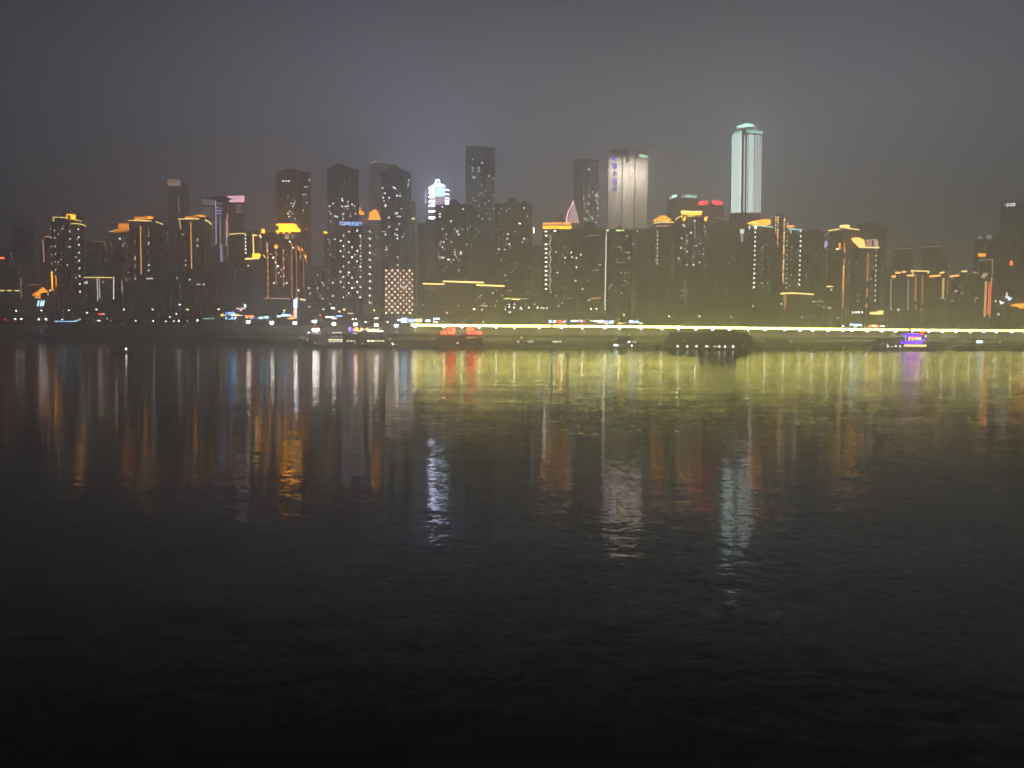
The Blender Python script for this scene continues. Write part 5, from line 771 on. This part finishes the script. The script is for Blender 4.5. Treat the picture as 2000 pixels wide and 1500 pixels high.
# ------------------------------------------------------------------ floodlights of the bank tower, hung off its roof edge
for pa, pb in ((1189, 1215), (1216, 1240), (1240, 1266)):
    for k, py, cone, pw in ((.2, 376, 78, 1), (.5, 376, 78, 1), (.8, 376, 78, 1), (.3, 376, 42, 3.2), (.7, 376, 42, 3.2)):
        x = pa + (pb - pa) * k; p0, n = BANK.fp_at(x, 296); tg, _ = BANK.fp_at(x, py); src = Vector((*(p0 + n * 20).xy, BANK.z1 + 6))
        m = MB(); m.rod(Vector((*(p0 - n * 1.5).xy, BANK.z1 + .5)), src, .18); m.build('floodlight_arm', 'steel', BANK.root)
        ld = bpy.data.lights.new('floodlight', 'SPOT'); ld.energy = BANK_W * pw; ld.color = (1, .92, .82); ld.spot_size = math.radians(cone); ld.spot_blend = 1; ld.shadow_soft_size = .6
        lo_ = bpy.data.objects.new('floodlight', ld); COL.objects.link(lo_); lo_.parent = BANK.root; lo_.location = src - BANK.root.location + Vector((0, 0, -.4)); lo_.rotation_euler = (tg - src).to_track_quat('-Z', 'Y').to_euler()
# ------------------------------------------------------------------ night sky and haze
W = bpy.data.worlds.new('World'); S.world = W; W.use_nodes = True; N = W.node_tree.nodes; L = W.node_tree.links; N.clear()
tc = N.new('ShaderNodeTexCoord'); sx = N.new('ShaderNodeSeparateXYZ'); L.new(tc.outputs['Generated'], sx.inputs[0])
def mth(op, a, b=None, c=None):
    n = nd(N, 'ShaderNodeMath', operation=op)
    for i, v in enumerate((a, b, c)):
        if v is None: continue
        if isinstance(v, (int, float)): n.inputs[i].default_value = v
        else: L.new(v, n.inputs[i])
    return n.outputs[0]
az = mth('ARCTAN2', sx.outputs[0], sx.outputs[1]); el = mth('ARCSINE', sx.outputs[2])
def gauss(v, c, w): d = mth('DIVIDE', mth('SUBTRACT', v, c), w); return mth('EXPONENT', mth('MULTIPLY', mth('MULTIPLY', d, d), -1.0))
def ramp(v, pts):
    r = N.new('ShaderNodeValToRGB'); r.color_ramp.interpolation = 'B_SPLINE'; e = r.color_ramp.elements
    lo_, hi_ = pts[0][0], pts[-1][0]; mr = nd(N, 'ShaderNodeMapRange', {'From Min': lo_, 'From Max': hi_}); L.new(v, mr.inputs[0]); L.new(mr.outputs[0], r.inputs[0])
    for i, (x, c) in enumerate(pts):
        t_ = (x - lo_) / (hi_ - lo_); k = e[i] if i < 2 else e.new(t_)
        k.position = t_; k.color = (*c, 1)
    return r.outputs[0]
vert = ramp(el, [(math.radians(a), c) for a, c in SKY_EL]); hor = ramp(az, [(math.radians(a), c) for a, c in SKY_AZ])
nz = nd(N, 'ShaderNodeTexNoise', {'Scale': 2.2, 'Detail': 3}); L.new(tc.outputs['Generated'], nz.inputs[0]); cl = nd(N, 'ShaderNodeMapRange', {'From Min': .3, 'From Max': .7, 'To Min': .88, 'To Max': 1.12}); L.new(nz.outputs[0], cl.inputs[0])
front = nd(N, 'ShaderNodeVectorMath', operation='MULTIPLY'); L.new(vert, front.inputs[0]); L.new(hor, front.inputs[1])
f2 = nd(N, 'ShaderNodeVectorMath', operation='SCALE'); L.new(front.outputs[0], f2.inputs[0]); L.new(cl.outputs[0], f2.inputs['Scale'])
glow = mth('MULTIPLY', gauss(az, math.radians(-5.5), .08), gauss(el, math.radians(12), .085)); g2 = nd(N, 'ShaderNodeVectorMath', operation='SCALE'); g2.inputs[0].default_value = SKY_GLOW; L.new(glow, g2.inputs['Scale'])
fr_ = nd(N, 'ShaderNodeVectorMath', operation='ADD'); L.new(f2.outputs[0], fr_.inputs[0]); L.new(g2.outputs[0], fr_.inputs[1])
bk_ = nd(N, 'ShaderNodeMapRange', {'From Min': .35, 'From Max': -.35}); bk_.interpolation_type = 'SMOOTHSTEP'; L.new(sx.outputs[1], bk_.inputs[0])
mx = nd(N, 'ShaderNodeMix', data_type='VECTOR'); L.new(bk_.outputs[0], mx.inputs[0]); L.new(fr_.outputs[0], mx.inputs[4]); mx.inputs[5].default_value = SKY_BACK
bg = nd(N, 'ShaderNodeBackground', {1: 1.0}); L.new(mx.outputs[1], bg.inputs[0]); wo = N.new('ShaderNodeOutputWorld'); L.new(bg.outputs[0], wo.inputs[0])
m, N, L = newmat('haze'); v = nd(N, 'ShaderNodeVolumePrincipled', {'Color': HAZE_COL, 'Density': HAZE, 'Anisotropy': HAZE_G}); o = N.new('ShaderNodeOutputMaterial'); L.new(v.outputs[0], o.inputs[1]); MAT['haze'] = m
hz = MB().box((-3500, -800, -8), (3500, 2800, 392)).build('haze', 'haze'); hz['kind'] = 'stuff'; hz['label'] = 'thin night haze over the river and city'
# ------------------------------------------------------------------ render settings
S.view_settings.view_transform = 'Standard'; S.view_settings.look = 'None'; S.view_settings.exposure = EXPO; S.view_settings.gamma = 1
c_ = S.cycles; c_.volume_bounces = 2; c_.max_bounces = 6; c_.diffuse_bounces = 2; c_.glossy_bounces = 3; c_.transmission_bounces = 2; c_.sample_clamp_indirect = 12; c_.use_denoising = True; c_.use_adaptive_sampling = False; c_.blur_glossy = .2
